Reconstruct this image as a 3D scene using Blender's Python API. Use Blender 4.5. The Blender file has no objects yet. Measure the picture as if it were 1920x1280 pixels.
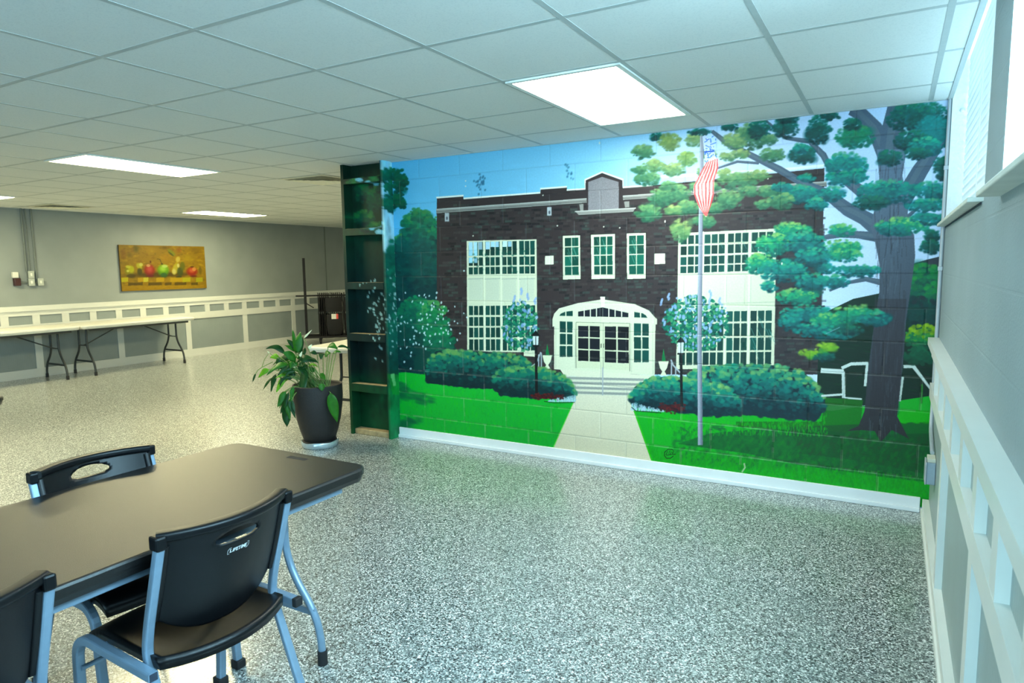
import bpy, bmesh, math, random
import numpy as np
from mathutils import Vector, Matrix
random.seed(7)
RNG = np.random.default_rng(11)
PI = math.pi
SC = bpy.context.scene
COL = SC.collection

# ------------------------------------------------------------------ camera numbers (used to set the camera and to turn measured points into places)
CAM = np.array([-0.2389, -4.5465, 1.4863])
PITCH, YAW, ROLL, FPX = math.radians(-6.4261), math.radians(29.6944), math.radians(-0.7607), 1254.5
FW = np.array([-math.sin(YAW) * math.cos(PITCH), math.cos(YAW) * math.cos(PITCH), math.sin(PITCH)])
_R = np.array([math.cos(YAW), math.sin(YAW), 0.0])
_U = np.cross(_R, FW)
RT = _R * math.cos(ROLL) + _U * math.sin(ROLL)
UP = -_R * math.sin(ROLL) + _U * math.cos(ROLL)

def on_plane(px, py, axis, val):
    """the point of the plane (axis = val) seen at a measured point of the photograph"""
    d = FW + RT * (px - 960) / FPX - UP * (py - 640) / FPX
    return CAM + d * (val - CAM[axis]) / d[axis]

H = 2.375            # ceiling
XL = -10.854         # left wall
GX0, GY0, GS = -0.1044, -0.4234, 0.6096   # ceiling grid

# ------------------------------------------------------------------ materials
def s2l(c):
    c = np.asarray(c, float)
    return np.where(c <= 0.04045, c / 12.92, ((c + 0.055) / 1.055) ** 2.4)

def rgb(r, g, b):
    return tuple(float(x) for x in s2l(np.array([r, g, b]) / 255.0)) + (1.0,)

def new_mat(name):
    m = bpy.data.materials.new(name); m.use_nodes = True
    nt = m.node_tree
    return m, nt, nt.nodes['Principled BSDF']

def noise_mat(name, col, rough=0.5, metal=0.0, var=0.06, scale=30.0, bump=0.0, bscale=200.0, spec=0.5, coat=0.0, trans=0.0):
    m, nt, b = new_mat(name)
    N = nt.nodes; L = nt.links
    tc = N.new('ShaderNodeTexCoord')
    n = N.new('ShaderNodeTexNoise'); n.inputs['Scale'].default_value = scale; n.inputs['Detail'].default_value = 4
    L.new(tc.outputs['Object'], n.inputs['Vector'])
    r = N.new('ShaderNodeValToRGB')
    r.color_ramp.elements[0].position = 0.3; r.color_ramp.elements[1].position = 0.7
    c = np.array(col[:3])
    r.color_ramp.elements[0].color = tuple(np.clip(c * (1 - var), 0, 1)) + (1,)
    r.color_ramp.elements[1].color = tuple(np.clip(c * (1 + var), 0, 1)) + (1,)
    L.new(n.outputs['Fac'], r.inputs['Fac']); L.new(r.outputs['Color'], b.inputs['Base Color'])
    b.inputs['Roughness'].default_value = rough; b.inputs['Metallic'].default_value = metal
    b.inputs['Specular IOR Level'].default_value = spec
    b.inputs['Coat Weight'].default_value = coat
    if bump > 0:
        n2 = N.new('ShaderNodeTexNoise'); n2.inputs['Scale'].default_value = bscale; n2.inputs['Detail'].default_value = 3
        L.new(tc.outputs['Object'], n2.inputs['Vector'])
        bp = N.new('ShaderNodeBump'); bp.inputs['Strength'].default_value = bump; bp.inputs['Distance'].default_value = 0.004
        L.new(n2.outputs['Fac'], bp.inputs['Height']); L.new(bp.outputs['Normal'], b.inputs['Normal'])
    return m

def block_wall_mat(name, col, axes, rough=0.6, bump=0.35, joint=0.15):
    """painted concrete block: brick pattern 0.403 x 0.2016 as bump, orange-peel noise"""
    m, nt, b = new_mat(name); N = nt.nodes; L = nt.links
    tc = N.new('ShaderNodeTexCoord'); sp = N.new('ShaderNodeSeparateXYZ'); cb = N.new('ShaderNodeCombineXYZ')
    L.new(tc.outputs['Object'], sp.inputs[0])
    L.new(sp.outputs[axes[0]], cb.inputs[0]); L.new(sp.outputs[axes[1]], cb.inputs[1])
    br = N.new('ShaderNodeTexBrick'); br.offset = 0.5; br.squash = 1
    br.inputs['Scale'].default_value = 1.0; br.inputs['Brick Width'].default_value = 0.4032; br.inputs['Row Height'].default_value = 0.2016
    br.inputs['Mortar Size'].default_value = 0.005; br.inputs['Mortar Smooth'].default_value = 0.6
    L.new(cb.outputs[0], br.inputs['Vector'])
    n = N.new('ShaderNodeTexNoise'); n.inputs['Scale'].default_value = 110; n.inputs['Detail'].default_value = 6
    L.new(tc.outputs['Object'], n.inputs['Vector'])
    n3 = N.new('ShaderNodeTexNoise'); n3.inputs['Scale'].default_value = 2.5; n3.inputs['Detail'].default_value = 5
    L.new(tc.outputs['Object'], n3.inputs['Vector'])
    mx = N.new('ShaderNodeMath'); mx.operation = 'MULTIPLY_ADD'; mx.inputs[1].default_value = -joint
    L.new(br.outputs['Fac'], mx.inputs[0]); 
    m2 = N.new('ShaderNodeMath'); m2.operation = 'MULTIPLY'; m2.inputs[1].default_value = 0.35
    L.new(n.outputs['Fac'], m2.inputs[0]); L.new(m2.outputs[0], mx.inputs[2])
    bp = N.new('ShaderNodeBump'); bp.inputs['Strength'].default_value = bump; bp.inputs['Distance'].default_value = 0.01
    L.new(mx.outputs[0], bp.inputs['Height']); L.new(bp.outputs['Normal'], b.inputs['Normal'])
    r = N.new('ShaderNodeValToRGB'); r.color_ramp.elements[0].position = 0.35; r.color_ramp.elements[1].position = 0.65
    c = np.array(col[:3]); r.color_ramp.elements[0].color = tuple(c * 0.95) + (1,); r.color_ramp.elements[1].color = tuple(np.clip(c * 1.04, 0, 1)) + (1,)
    L.new(n3.outputs['Fac'], r.inputs['Fac']); L.new(r.outputs['Color'], b.inputs['Base Color'])
    b.inputs['Roughness'].default_value = rough
    return m

def paint_mat(name, rough=0.45):
    m, nt, b = new_mat(name); N = nt.nodes; L = nt.links
    a = N.new('ShaderNodeAttribute'); a.attribute_name = 'paint'
    tc = N.new('ShaderNodeTexCoord')
    n = N.new('ShaderNodeTexNoise'); n.inputs['Scale'].default_value = 90; n.inputs['Detail'].default_value = 5
    L.new(tc.outputs['Object'], n.inputs['Vector'])
    mr = N.new('ShaderNodeMapRange'); mr.inputs['To Min'].default_value = 0.86; mr.inputs['To Max'].default_value = 1.12
    L.new(n.outputs['Fac'], mr.inputs['Value'])
    v = N.new('ShaderNodeVectorMath'); v.operation = 'SCALE'
    L.new(a.outputs['Color'], v.inputs[0]); L.new(mr.outputs[0], v.inputs['Scale'])
    L.new(v.outputs[0], b.inputs['Base Color'])
    bp = N.new('ShaderNodeBump'); bp.inputs['Strength'].default_value = 0.12; bp.inputs['Distance'].default_value = 0.004
    L.new(n.outputs['Fac'], bp.inputs['Height']); L.new(bp.outputs['Normal'], b.inputs['Normal'])
    b.inputs['Roughness'].default_value = rough; b.inputs['Specular IOR Level'].default_value = 0.25
    return m

def emit_mat(name, col, strength):
    m, nt, b = new_mat(name)
    b.inputs['Base Color'].default_value = (0.9, 0.9, 0.88, 1)
    b.inputs['Emission Color'].default_value = tuple(col) + (1,)
    b.inputs['Emission Strength'].default_value = strength
    return m

def floor_mat():
    m, nt, b = new_mat('flake_epoxy'); N = nt.nodes; L = nt.links
    tc = N.new('ShaderNodeTexCoord')
    nz = N.new('ShaderNodeTexNoise'); nz.inputs['Scale'].default_value = 160; nz.inputs['Detail'].default_value = 2
    L.new(tc.outputs['Object'], nz.inputs['Vector'])
    mixv = N.new('ShaderNodeMix'); mixv.data_type = 'VECTOR'; mixv.inputs['Factor'].default_value = 0.006
    L.new(tc.outputs['Object'], mixv.inputs[4]); L.new(nz.outputs['Color'], mixv.inputs[5])
    v = N.new('ShaderNodeTexVoronoi'); v.inputs['Scale'].default_value = 200; v.inputs['Randomness'].default_value = 1.0
    L.new(mixv.outputs[1], v.inputs['Vector'])
    sp = N.new('ShaderNodeSeparateColor'); L.new(v.outputs['Color'], sp.inputs[0])
    r = N.new('ShaderNodeValToRGB'); r.color_ramp.interpolation = 'CONSTANT'
    cr = r.color_ramp
    stops = [(0.0, rgb(22, 26, 26)), (0.17, rgb(78, 86, 84)), (0.32, rgb(122, 130, 128)), (0.6, rgb(160, 167, 164)), (0.8, rgb(212, 216, 212)), (0.93, rgb(245, 246, 244))]
    cr.elements[0].position = 0; cr.elements[0].color = stops[0][1]
    cr.elements[1].position = stops[1][0]; cr.elements[1].color = stops[1][1]
    for p, c in stops[2:]:
        e = cr.elements.new(p); e.color = c
    L.new(sp.outputs[0], r.inputs['Fac'])
    L.new(r.outputs['Color'], b.inputs['Base Color'])
    b.inputs['Roughness'].default_value = 0.34
    b.inputs['Specular IOR Level'].default_value = 0.55
    b.inputs['Coat Weight'].default_value = 0.7; b.inputs['Coat Roughness'].default_value = 0.17
    bp = N.new('ShaderNodeBump'); bp.inputs['Strength'].default_value = 0.25; bp.inputs['Distance'].default_value = 0.0015
    L.new(sp.outputs[1], bp.inputs['Height']); L.new(bp.outputs['Normal'], b.inputs['Normal'])
    return m

def tile_mat():
    m, nt, b = new_mat('ceiling_tile'); N = nt.nodes; L = nt.links
    tc = N.new('ShaderNodeTexCoord')
    n = N.new('ShaderNodeTexNoise'); n.inputs['Scale'].default_value = 140; n.inputs['Detail'].default_value = 6; n.inputs['Roughness'].default_value = 0.7
    L.new(tc.outputs['Object'], n.inputs['Vector'])
    r = N.new('ShaderNodeValToRGB'); r.color_ramp.elements[0].position = 0.36; r.color_ramp.elements[1].position = 0.5
    r.color_ramp.elements[0].color = rgb(206, 210, 209); r.color_ramp.elements[1].color = rgb(217, 220, 218)
    L.new(n.outputs['Fac'], r.inputs['Fac']); L.new(r.outputs['Color'], b.inputs['Base Color'])
    bp = N.new('ShaderNodeBump'); bp.inputs['Strength'].default_value = 0.3; bp.inputs['Distance'].default_value = 0.002
    L.new(n.outputs['Fac'], bp.inputs['Height']); L.new(bp.outputs['Normal'], b.inputs['Normal'])
    b.inputs['Roughness'].default_value = 0.9
    return m

def beadboard_mat(name, col, axis):
    m, nt, b = new_mat(name); N = nt.nodes; L = nt.links
    tc = N.new('ShaderNodeTexCoord'); sp = N.new('ShaderNodeSeparateXYZ'); L.new(tc.outputs['Object'], sp.inputs[0])
    ml = N.new('ShaderNodeMath'); ml.operation = 'MULTIPLY'; ml.inputs[1].default_value = 2 * PI / 0.045
    L.new(sp.outputs[axis], ml.inputs[0])
    sn = N.new('ShaderNodeMath'); sn.operation = 'SINE'; L.new(ml.outputs[0], sn.inputs[0])
    pw = N.new('ShaderNodeMath'); pw.operation = 'POWER'
    ab = N.new('ShaderNodeMath'); ab.operation = 'ABSOLUTE'; L.new(sn.outputs[0], ab.inputs[0])
    L.new(ab.outputs[0], pw.inputs[0]); pw.inputs[1].default_value = 0.25
    bp = N.new('ShaderNodeBump'); bp.inputs['Strength'].default_value = 0.5; bp.inputs['Distance'].default_value = 0.003
    L.new(pw.outputs[0], bp.inputs['Height']); L.new(bp.outputs['Normal'], b.inputs['Normal'])
    n3 = N.new('ShaderNodeTexNoise'); n3.inputs['Scale'].default_value = 4
    L.new(tc.outputs['Object'], n3.inputs['Vector'])
    r = N.new('ShaderNodeValToRGB'); r.color_ramp.elements[0].position = 0.35; r.color_ramp.elements[1].position = 0.65
    c = np.array(col[:3]); r.color_ramp.elements[0].color = tuple(c * 0.96) + (1,); r.color_ramp.elements[1].color = tuple(c * 1.03) + (1,)
    L.new(n3.outputs['Fac'], r.inputs['Fac']); L.new(r.outputs['Color'], b.inputs['Base Color'])
    b.inputs['Roughness'].default_value = 0.42
    return m

def glass_mat(name):
    m, nt, b = new_mat(name); N = nt.nodes; L = nt.links
    n = N.new('ShaderNodeTexNoise'); n.inputs['Scale'].default_value = 6
    r = N.new('ShaderNodeValToRGB'); r.color_ramp.elements[0].color = (0.9, 0.95, 0.97, 1); r.color_ramp.elements[1].color = (1, 1, 1, 1)
    L.new(n.outputs['Fac'], r.inputs['Fac'])
    t = N.new('ShaderNodeBsdfTransparent'); L.new(r.outputs['Color'], t.inputs['Color'])
    g = N.new('ShaderNodeBsdfGlossy'); g.inputs['Roughness'].default_value = 0.05
    mx = N.new('ShaderNodeMixShader'); mx.inputs['Fac'].default_value = 0.06
    L.new(t.outputs[0], mx.inputs[1]); L.new(g.outputs[0], mx.inputs[2])
    L.new(mx.outputs[0], N['Material Output'].inputs['Surface'])
    return m

def slat_mat(name):
    m, nt, b = new_mat(name); N = nt.nodes; L = nt.links
    n = N.new('ShaderNodeTexNoise'); n.inputs['Scale'].default_value = 20
    r = N.new('ShaderNodeValToRGB'); r.color_ramp.elements[0].color = (0.82, 0.83, 0.83, 1); r.color_ramp.elements[1].color = (0.88, 0.89, 0.89, 1)
    L.new(n.outputs['Fac'], r.inputs['Fac']); L.new(r.outputs['Color'], b.inputs['Base Color'])
    b.inputs['Roughness'].default_value = 0.4
    tr = N.new('ShaderNodeBsdfTranslucent'); L.new(r.outputs['Color'], tr.inputs['Color'])
    mx = N.new('ShaderNodeMixShader'); mx.inputs['Fac'].default_value = 0.25
    L.new(b.outputs[0], mx.inputs[1]); L.new(tr.outputs[0], mx.inputs[2])
    L.new(mx.outputs[0], N['Material Output'].inputs['Surface'])
    return m

LAMP_COL = (1.0, 0.90, 0.52)
DAY_COL = (0.50, 0.83, 1.0)
M = dict(
    floor=floor_mat(), tile=tile_mat(),
    grid=noise_mat('ceiling_grid_metal', rgb(172, 179, 178), 0.6, var=0.03),
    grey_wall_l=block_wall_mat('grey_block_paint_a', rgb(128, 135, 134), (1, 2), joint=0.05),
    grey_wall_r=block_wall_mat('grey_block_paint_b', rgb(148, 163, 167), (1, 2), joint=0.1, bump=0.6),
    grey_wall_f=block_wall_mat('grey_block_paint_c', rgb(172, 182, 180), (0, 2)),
    jamb=noise_mat('rough_white_block', rgb(235, 240, 240), 0.7, var=0.03, scale=40, bump=0.9, bscale=60),
    white=noise_mat('white_semigloss_trim', rgb(226, 228, 222), 0.35, var=0.02, scale=8),
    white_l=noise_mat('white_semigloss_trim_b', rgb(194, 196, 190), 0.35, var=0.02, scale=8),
    whitepvc=noise_mat('white_cove_base', rgb(226, 230, 232), 0.4, var=0.02, scale=6),
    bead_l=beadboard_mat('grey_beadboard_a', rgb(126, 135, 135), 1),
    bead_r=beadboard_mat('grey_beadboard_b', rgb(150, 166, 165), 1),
    black=noise_mat('black_moulded_plastic', rgb(11, 13, 16), 0.33, var=0.15, scale=60, bump=0.12, bscale=700, spec=0.28),
    tabletop=noise_mat('black_textured_tabletop', rgb(20, 20, 21), 0.30, var=0.12, scale=25, bump=0.25, bscale=500, spec=0.6),
    steel=noise_mat('blue_grey_powder_steel', rgb(126, 150, 172), 0.36, metal=0.35, var=0.04, scale=40),
    darkmetal=noise_mat('dark_grey_steel', rgb(50, 54, 54), 0.45, metal=0.2, var=0.08),
    rubber=noise_mat('black_rubber', rgb(24, 24, 26), 0.7, var=0.15),
    gap_shade=noise_mat('gap_shade_dark', rgb(38, 50, 66), 0.7, var=0.2),  # dark colour standing in for shade in a gap and a tube end
    whitetop=noise_mat('white_moulded_plastic', rgb(200, 199, 190), 0.45, var=0.02, scale=30),
    print=noise_mat('white_print', rgb(225, 230, 232), 0.5, var=0.02),
    pot=noise_mat('charcoal_resin', rgb(26, 23, 23), 0.6, var=0.14, scale=50, bump=0.4, bscale=160),
    soil=noise_mat('dark_potting_soil', rgb(34, 26, 20), 0.9, var=0.35, scale=90, bump=1.0, bscale=120),
    foil=noise_mat('clear_silver_plastic', rgb(176, 190, 196), 0.22, metal=0.55, var=0.12, scale=20, bump=0.5, bscale=40),
    leaf_a=noise_mat('leaf_mid_green', rgb(36, 98, 20), 0.45, var=0.22, scale=25, spec=0.25),
    leaf_b=noise_mat('leaf_dark_green', rgb(18, 62, 24), 0.42, var=0.22, scale=25, spec=0.25),
    leaf_c=noise_mat('leaf_bright_green', rgb(92, 150, 22), 0.45, var=0.22, scale=25, spec=0.25),
    stem=noise_mat('leaf_stem_green', rgb(96, 130, 62), 0.5, var=0.15),
    spathe=noise_mat('pale_flower', rgb(222, 224, 184), 0.5, var=0.06),
    paint=paint_mat('mural_paint'), paint2=paint_mat('painted_timber', 0.5), canvas=paint_mat('oil_on_canvas', 0.5),
    bare=noise_mat('bare_timber', rgb(150, 132, 96), 0.7, var=0.25, scale=20),
    canvas_edge=noise_mat('canvas_edge_brown', rgb(84, 68, 34), 0.7, var=0.2),
    conduit=noise_mat('painted_conduit', rgb(176, 184, 190), 0.4, metal=0.15, var=0.04),
    conduit_g=noise_mat('grey_painted_conduit', rgb(98, 106, 102), 0.5, var=0.05),
    plate=noise_mat('pale_grey_box', rgb(160, 166, 158), 0.45, var=0.03),
    boxgrey=noise_mat('grey_steel_box', rgb(150, 164, 174), 0.4, metal=0.3, var=0.06),
    boxpale=noise_mat('cream_box_top', rgb(206, 206, 188), 0.5, var=0.05),
    maroon=noise_mat('dark_maroon_plastic', rgb(52, 22, 26), 0.4, var=0.1),
    vent=noise_mat('vent_metal', rgb(222, 222, 206), 0.5, var=0.05),
    cartblack=noise_mat('matt_black_steel', rgb(10, 10, 11), 0.6, var=0.1, spec=0.3),
    ventdark=noise_mat('vent_gap_dark', rgb(176, 174, 156), 0.8, var=0.1),
    lamp=emit_mat('light_diffuser', LAMP_COL, 30.0), lamp_cool=emit_mat('light_diffuser_cool', (0.95, 1.0, 0.90), 14.0),
    glass=glass_mat('window_glass'), slat=slat_mat('white_blind_slat'),
    dust=noise_mat('weathered_white_sill', rgb(214, 216, 206), 0.6, var=0.06, scale=12),
    red=noise_mat('red_print', rgb(190, 60, 46), 0.5, var=0.05),
)

# ------------------------------------------------------------------ mesh helpers
class MB:
    def __init__(self): self.v = []; self.f = []; self.mi = []; self.smooth = []
    def add(self, verts, faces, mi=0, smooth=False):
        o = len(self.v); self.v.extend([tuple(map(float, p)) for p in verts])
        for f in faces:
            self.f.append(tuple(i + o for i in f)); self.mi.append(mi); self.smooth.append(smooth)
        return self
    def box(self, lo, hi, mi=0, rot=0, piv=None):
        x0, y0, z0 = lo; x1, y1, z1 = hi
        v = [(x0, y0, z0), (x1, y0, z0), (x1, y1, z0), (x0, y1, z0), (x0, y0, z1), (x1, y0, z1), (x1, y1, z1), (x0, y1, z1)]
        f = [(0, 3, 2, 1), (4, 5, 6, 7), (0, 1, 5, 4), (1, 2, 6, 5), (2, 3, 7, 6), (3, 0, 4, 7)]
        return self.add(v, f, mi)
    def bbox(self, lo, hi, r=0.003, mi=0):
        """box with chamfered edges"""
        bm = bmesh.new()
        bmesh.ops.create_cube(bm, size=1)
        lo = Vector(lo); hi = Vector(hi); c = (lo + hi) / 2; s = hi - lo
        for v in bm.verts: v.co = Vector((v.co.x * s.x, v.co.y * s.y, v.co.z * s.z)) + c
        bmesh.ops.bevel(bm, geom=list(bm.edges), offset=min(r, min(s) * 0.45), segments=2, affect='EDGES', profile=0.5)
        return self.addbm(bm, mi)
    def addbm(self, bm, mi=0, smooth=False):
        bm.verts.index_update()
        self.add([v.co[:] for v in bm.verts], [[v.index for v in f.verts] for f in bm.faces], mi, smooth)
        bm.free(); return self
    def sweep(self, pts, prof, mi=0, cap=True, up=(0, 0, 1), smooth=True, scales=None):
        pts = [Vector(p) for p in pts]; n = len(pts); m = len(prof); up = Vector(up)
        rings = []
        T = []
        for i in range(n):
            a = pts[max(i - 1, 0)]; c = pts[min(i + 1, n - 1)]
            T.append((c - a).normalized())
        ref = up if abs(T[0].dot(up)) < 0.95 else Vector((1, 0, 0)) if abs(T[0].x) < 0.9 else Vector((0, 1, 0))
        nx = T[0].cross(ref).normalized(); ny = nx.cross(T[0]).normalized()
        for i in range(n):
            if i > 0:
                q = T[i - 1].rotation_difference(T[i]); nx = q @ nx; ny = q @ ny
            # widen at corners
            s = 1.0 if scales is None else scales[i]
            rings.append([pts[i] + nx * (p[0] * s) + ny * (p[1] * s) for p in prof])
        v = [p[:] for r in rings for p in r]; f = []
        for i in range(n - 1):
            for j in range(m):
                k = (j + 1) % m
                f.append((i * m + j, i * m + k, (i + 1) * m + k, (i + 1) * m + j))
        self.add(v, f, mi, smooth)
        if cap:
            self.add(v[:m], [tuple(range(m))[::-1]], mi); self.add(v[-m:], [tuple(range(m))], mi)
        return self
    def tube(self, pts, r, mi=0, seg=10, **k):
        return self.sweep(pts, [(r * math.cos(2 * PI * i / seg), r * math.sin(2 * PI * i / seg)) for i in range(seg)], mi, **k)
    def lathe(self, prof, c=(0, 0, 0), seg=40, mi=0, smooth=True):
        m = len(prof); v = []; f = []
        for i in range(seg):
            a = 2 * PI * i / seg
            for r, z in prof: v.append((c[0] + r * math.cos(a), c[1] + r * math.sin(a), c[2] + z))
        for i in range(seg):
            k = (i + 1) % seg
            for j in range(m - 1):
                f.append((i * m + j, k * m + j, k * m + j + 1, i * m + j + 1))
        return self.add(v, f, mi, smooth)
    def build(self, name, mats, parent=None, loc=None, rotz=0.0):
        me = bpy.data.meshes.new(name)
        me.from_pydata(self.v, [], self.f); me.update()
        if not isinstance(mats, (list, tuple)): mats = [mats]
        for m in mats: me.materials.append(m)
        me.polygons.foreach_set('material_index', self.mi)
        me.polygons.foreach_set('use_smooth', self.smooth)
        o = bpy.data.objects.new(name, me); COL.objects.link(o)
        if parent is not None: o.parent = parent
        if loc is not None: o.location = loc
        if rotz: o.rotation_euler = (0, 0, rotz)
        return o

def rrect(w, h, r, n=3):
    out = []
    for cx, cy, a0 in ((w / 2 - r, h / 2 - r, 0), (-w / 2 + r, h / 2 - r, PI / 2), (-w / 2 + r, -h / 2 + r, PI), (w / 2 - r, -h / 2 + r, 3 * PI / 2)):
        for k in range(n + 1):
            a = a0 + PI / 2 * k / n
            out.append((cx + r * math.cos(a), cy + r * math.sin(a)))
    return out

def arc_pts(pts, r=0.05, n=6):
    """polyline with rounded corners"""
    P = [Vector(p) for p in pts]; out = [P[0]]
    for i in range(1, len(P) - 1):
        a, b, c = P[i - 1], P[i], P[i + 1]
        d1 = (a - b); d2 = (c - b); rr = min(r, d1.length * 0.45, d2.length * 0.45)
        s = b + d1.normalized() * rr; e = b + d2.normalized() * rr
        for k in range(n + 1):
            t = k / n; out.append(s * (1 - t) ** 2 + b * 2 * t * (1 - t) + e * t * t)
    out.append(P[-1]); return out

def thing(name, label, cat, loc=(0, 0, 0), rotz=0.0, group=None):
    o = bpy.data.objects.new(name, None); COL.objects.link(o)
    o.location = loc; o.rotation_euler = (0, 0, rotz); o.empty_display_size = 0.1
    o['label'] = label; o['category'] = cat
    if group: o['group'] = group
    return o

def tag(o, label, cat, group=None):
    o['label'] = label; o['category'] = cat
    if group: o['group'] = group
    return o

def struct(o, label=None):
    o['kind'] = 'structure'
    if label: o['label'] = label
    return o

def kids(o): return [c for c in COL.objects if c.parent == o]

def copy_tree(o, parent=None):
    c = o.copy(); COL.objects.link(c)
    if parent is not None: c.parent = parent
    for ch in kids(o): copy_tree(ch, c)
    return c

# ------------------------------------------------------------------ painting on surfaces (numpy brush; the result becomes the paint of the wall's own mesh)
class Paint:
    def __init__(self, axis, val, a_axis, a0, a1, z0, z1, res):
        self.axis, self.val, self.aa, self.a0, self.z0, self.res = axis, val, a_axis, a0, z0, res
        self.W = int(round((a1 - a0) / res)) + 1; self.Hh = int(round((z1 - z0) / res)) + 1
        self.img = np.zeros((self.Hh, self.W, 3))
    def m(self, px, py):
        px = np.asarray(px, float); py = np.asarray(py, float)
        d = FW + RT * ((px - 960) / FPX)[..., None] - UP * ((py - 640) / FPX)[..., None]
        p = CAM + d * ((self.val - CAM[self.axis]) / d[..., self.axis])[..., None]
        return (p[..., self.aa] - self.a0) / self.res, (p[..., 2] - self.z0) / self.res
    def sc(self, px, py):
        u, v = self.m(np.array([px, px + 1, px]), np.array([py, py, py + 1]))
        return abs(u[1] - u[0]), abs(v[2] - v[0])
    def cover(self, U, V, ss=2):
        x0 = max(int(np.floor(U.min())) - 1, 0); x1 = min(int(np.ceil(U.max())) + 2, self.W)
        y0 = max(int(np.floor(V.min())) - 1, 0); y1 = min(int(np.ceil(V.max())) + 2, self.Hh)
        if x1 <= x0 or y1 <= y0: return None
        xs = (np.arange((x1 - x0) * ss) + 0.5) / ss + x0 - 0.5; ys = (np.arange((y1 - y0) * ss) + 0.5) / ss + y0 - 0.5
        ins = np.zeros((len(ys), len(xs)), bool); n = len(U)
        for i in range(n):
            xa, ya, xb, yb = U[i], V[i], U[(i + 1) % n], V[(i + 1) % n]
            if ya == yb: continue
            rows = np.where((ya > ys) != (yb > ys))[0]
            if len(rows) == 0: continue
            xc = xa + (ys[rows] - ya) / (yb - ya) * (xb - xa)
            ins[rows] ^= xs[None, :] < xc[:, None]
        a = ins.reshape(y1 - y0, ss, x1 - x0, ss).mean((1, 3))
        return x0, x1, y0, y1, a
    def put(self, c, a, x0, x1, y0, y1):
        s = self.img[y0:y1, x0:x1]; s += (np.asarray(c) - s) * a[..., None]
    def poly(self, pts, col, alpha=1.0, col2=None, grain=0.0):
        p = np.array(pts, float); U, V = self.m(p[:, 0], p[:, 1]); r = self.cover(U, V)
        if r is None: return
        x0, x1, y0, y1, a = r
        c = np.array(col, float) / 255
        if col2 is not None:
            t = ((np.arange(y0, y1) - V.min()) / max(V.max() - V.min(), 1e-6)).clip(0, 1)[:, None, None]
            c = (np.array(col2, float) / 255) * (1 - t) + c * t
            c = np.broadcast_to(c, (y1 - y0, x1 - x0, 3))
        if grain:
            c = np.broadcast_to(c, (y1 - y0, x1 - x0, 3)) * (1 + grain * RNG.standard_normal((y1 - y0, x1 - x0, 1)))
        self.put(c, a * alpha, x0, x1, y0, y1)
    def quadgrid(self, q, us, vs, col, alpha=1.0):
        """panes: q = TL TR BR BL; us, vs = lists of (a, b) spans"""
        q = np.array(q, float)
        def P(u, v): return (q[0] * (1 - u) + q[1] * u) * (1 - v) + (q[3] * (1 - u) + q[2] * u) * v
        for (ua, ub) in us:
            for (va, vb) in vs:
                cc = np.array(col, float) * (1 + 0.12 * RNG.standard_normal())
                self.poly([P(ua, va), P(ub, va), P(ub, vb), P(ua, vb)], cc, alpha)
    def dab(self, px, py, rx, ry, col, ang=0.0, alpha=0.9, soft=0.35):
        u, v = self.m(np.array(px), np.array(py)); su, sv = self.sc(px, py)
        R = max(rx, ry) * max(su, sv) + 1
        x0 = max(int(u - R), 0); x1 = min(int(u + R) + 2, self.W); y0 = max(int(v - R), 0); y1 = min(int(v + R) + 2, self.Hh)
        if x1 <= x0 or y1 <= y0: return
        X = (np.arange(x0, x1) - u)[None, :] / su; Y = -(np.arange(y0, y1) - v)[:, None] / sv
        ca, sa = math.cos(ang), math.sin(ang)
        d = np.sqrt(((X * ca + Y * sa) / rx) ** 2 + ((-X * sa + Y * ca) / ry) ** 2)
        a = np.clip((1 - d) / max(soft, 1e-3), 0, 1) * alpha
        self.put(np.array(col, float) / 255, a, x0, x1, y0, y1)
    def line(self, pts, w, col, alpha=1.0):
        """stroke; w a number or a list of widths (photo pixels)"""
        P = np.array(pts, float); n = len(P); w = [w] * n if np.isscalar(w) else w
        Lp = []; Rp = []
        for i in range(n):
            t = P[min(i + 1, n - 1)] - P[max(i - 1, 0)]; t = t / (np.hypot(*t) + 1e-9); nn = np.array([-t[1], t[0]])
            Lp.append(P[i] + nn * w[i] / 2); Rp.append(P[i] - nn * w[i] / 2)
        self.poly(Lp + Rp[::-1], col, alpha)
    def cluster(self, cx, cy, rx, ry, cols, n=None, size=6, light=(0, -1), flat=0.75, soft=0.45):
        """a clump of leaf dabs: dark below, light on the lit side"""
        n = n or int(rx * ry * 3.2 / size ** 2 * 1.4) + 8
        for k in range(9):
            self.dab(cx + RNG.normal(0, rx * 0.3), cy + RNG.normal(0, ry * 0.3), rx * 0.55, ry * 0.55, cols[min(1, len(cols) - 1)], 0, 0.75, 0.7)
        t = RNG.uniform(0, 2 * PI, n); r = np.sqrt(RNG.uniform(0, 1, n))
        X = cx + np.cos(t) * r * rx; Y = cy + np.sin(t) * r * ry
        o = np.argsort(RNG.uniform(0, 1, n) * 0.9 - ((Y - cy) / ry) * 0.55)
        for i in o:
            h = 0.5 + 0.5 * ((X[i] - cx) / rx * light[0] + (Y[i] - cy) / ry * light[1])
            h = np.clip(h + RNG.normal(0, 0.13), 0, 0.999) * (len(cols) - 1)
            k = int(h); c = np.array(cols[k], float) * (1 - (h - k)) + np.array(cols[k + 1], float) * (h - k)
            c = c * (1 + RNG.normal(0, 0.06))
            s = size * RNG.uniform(0.6, 1.3)
            self.dab(X[i], Y[i], s, s * flat, np.clip(c, 0, 255), RNG.uniform(-0.5, 0.5), 0.85, soft)
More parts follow.
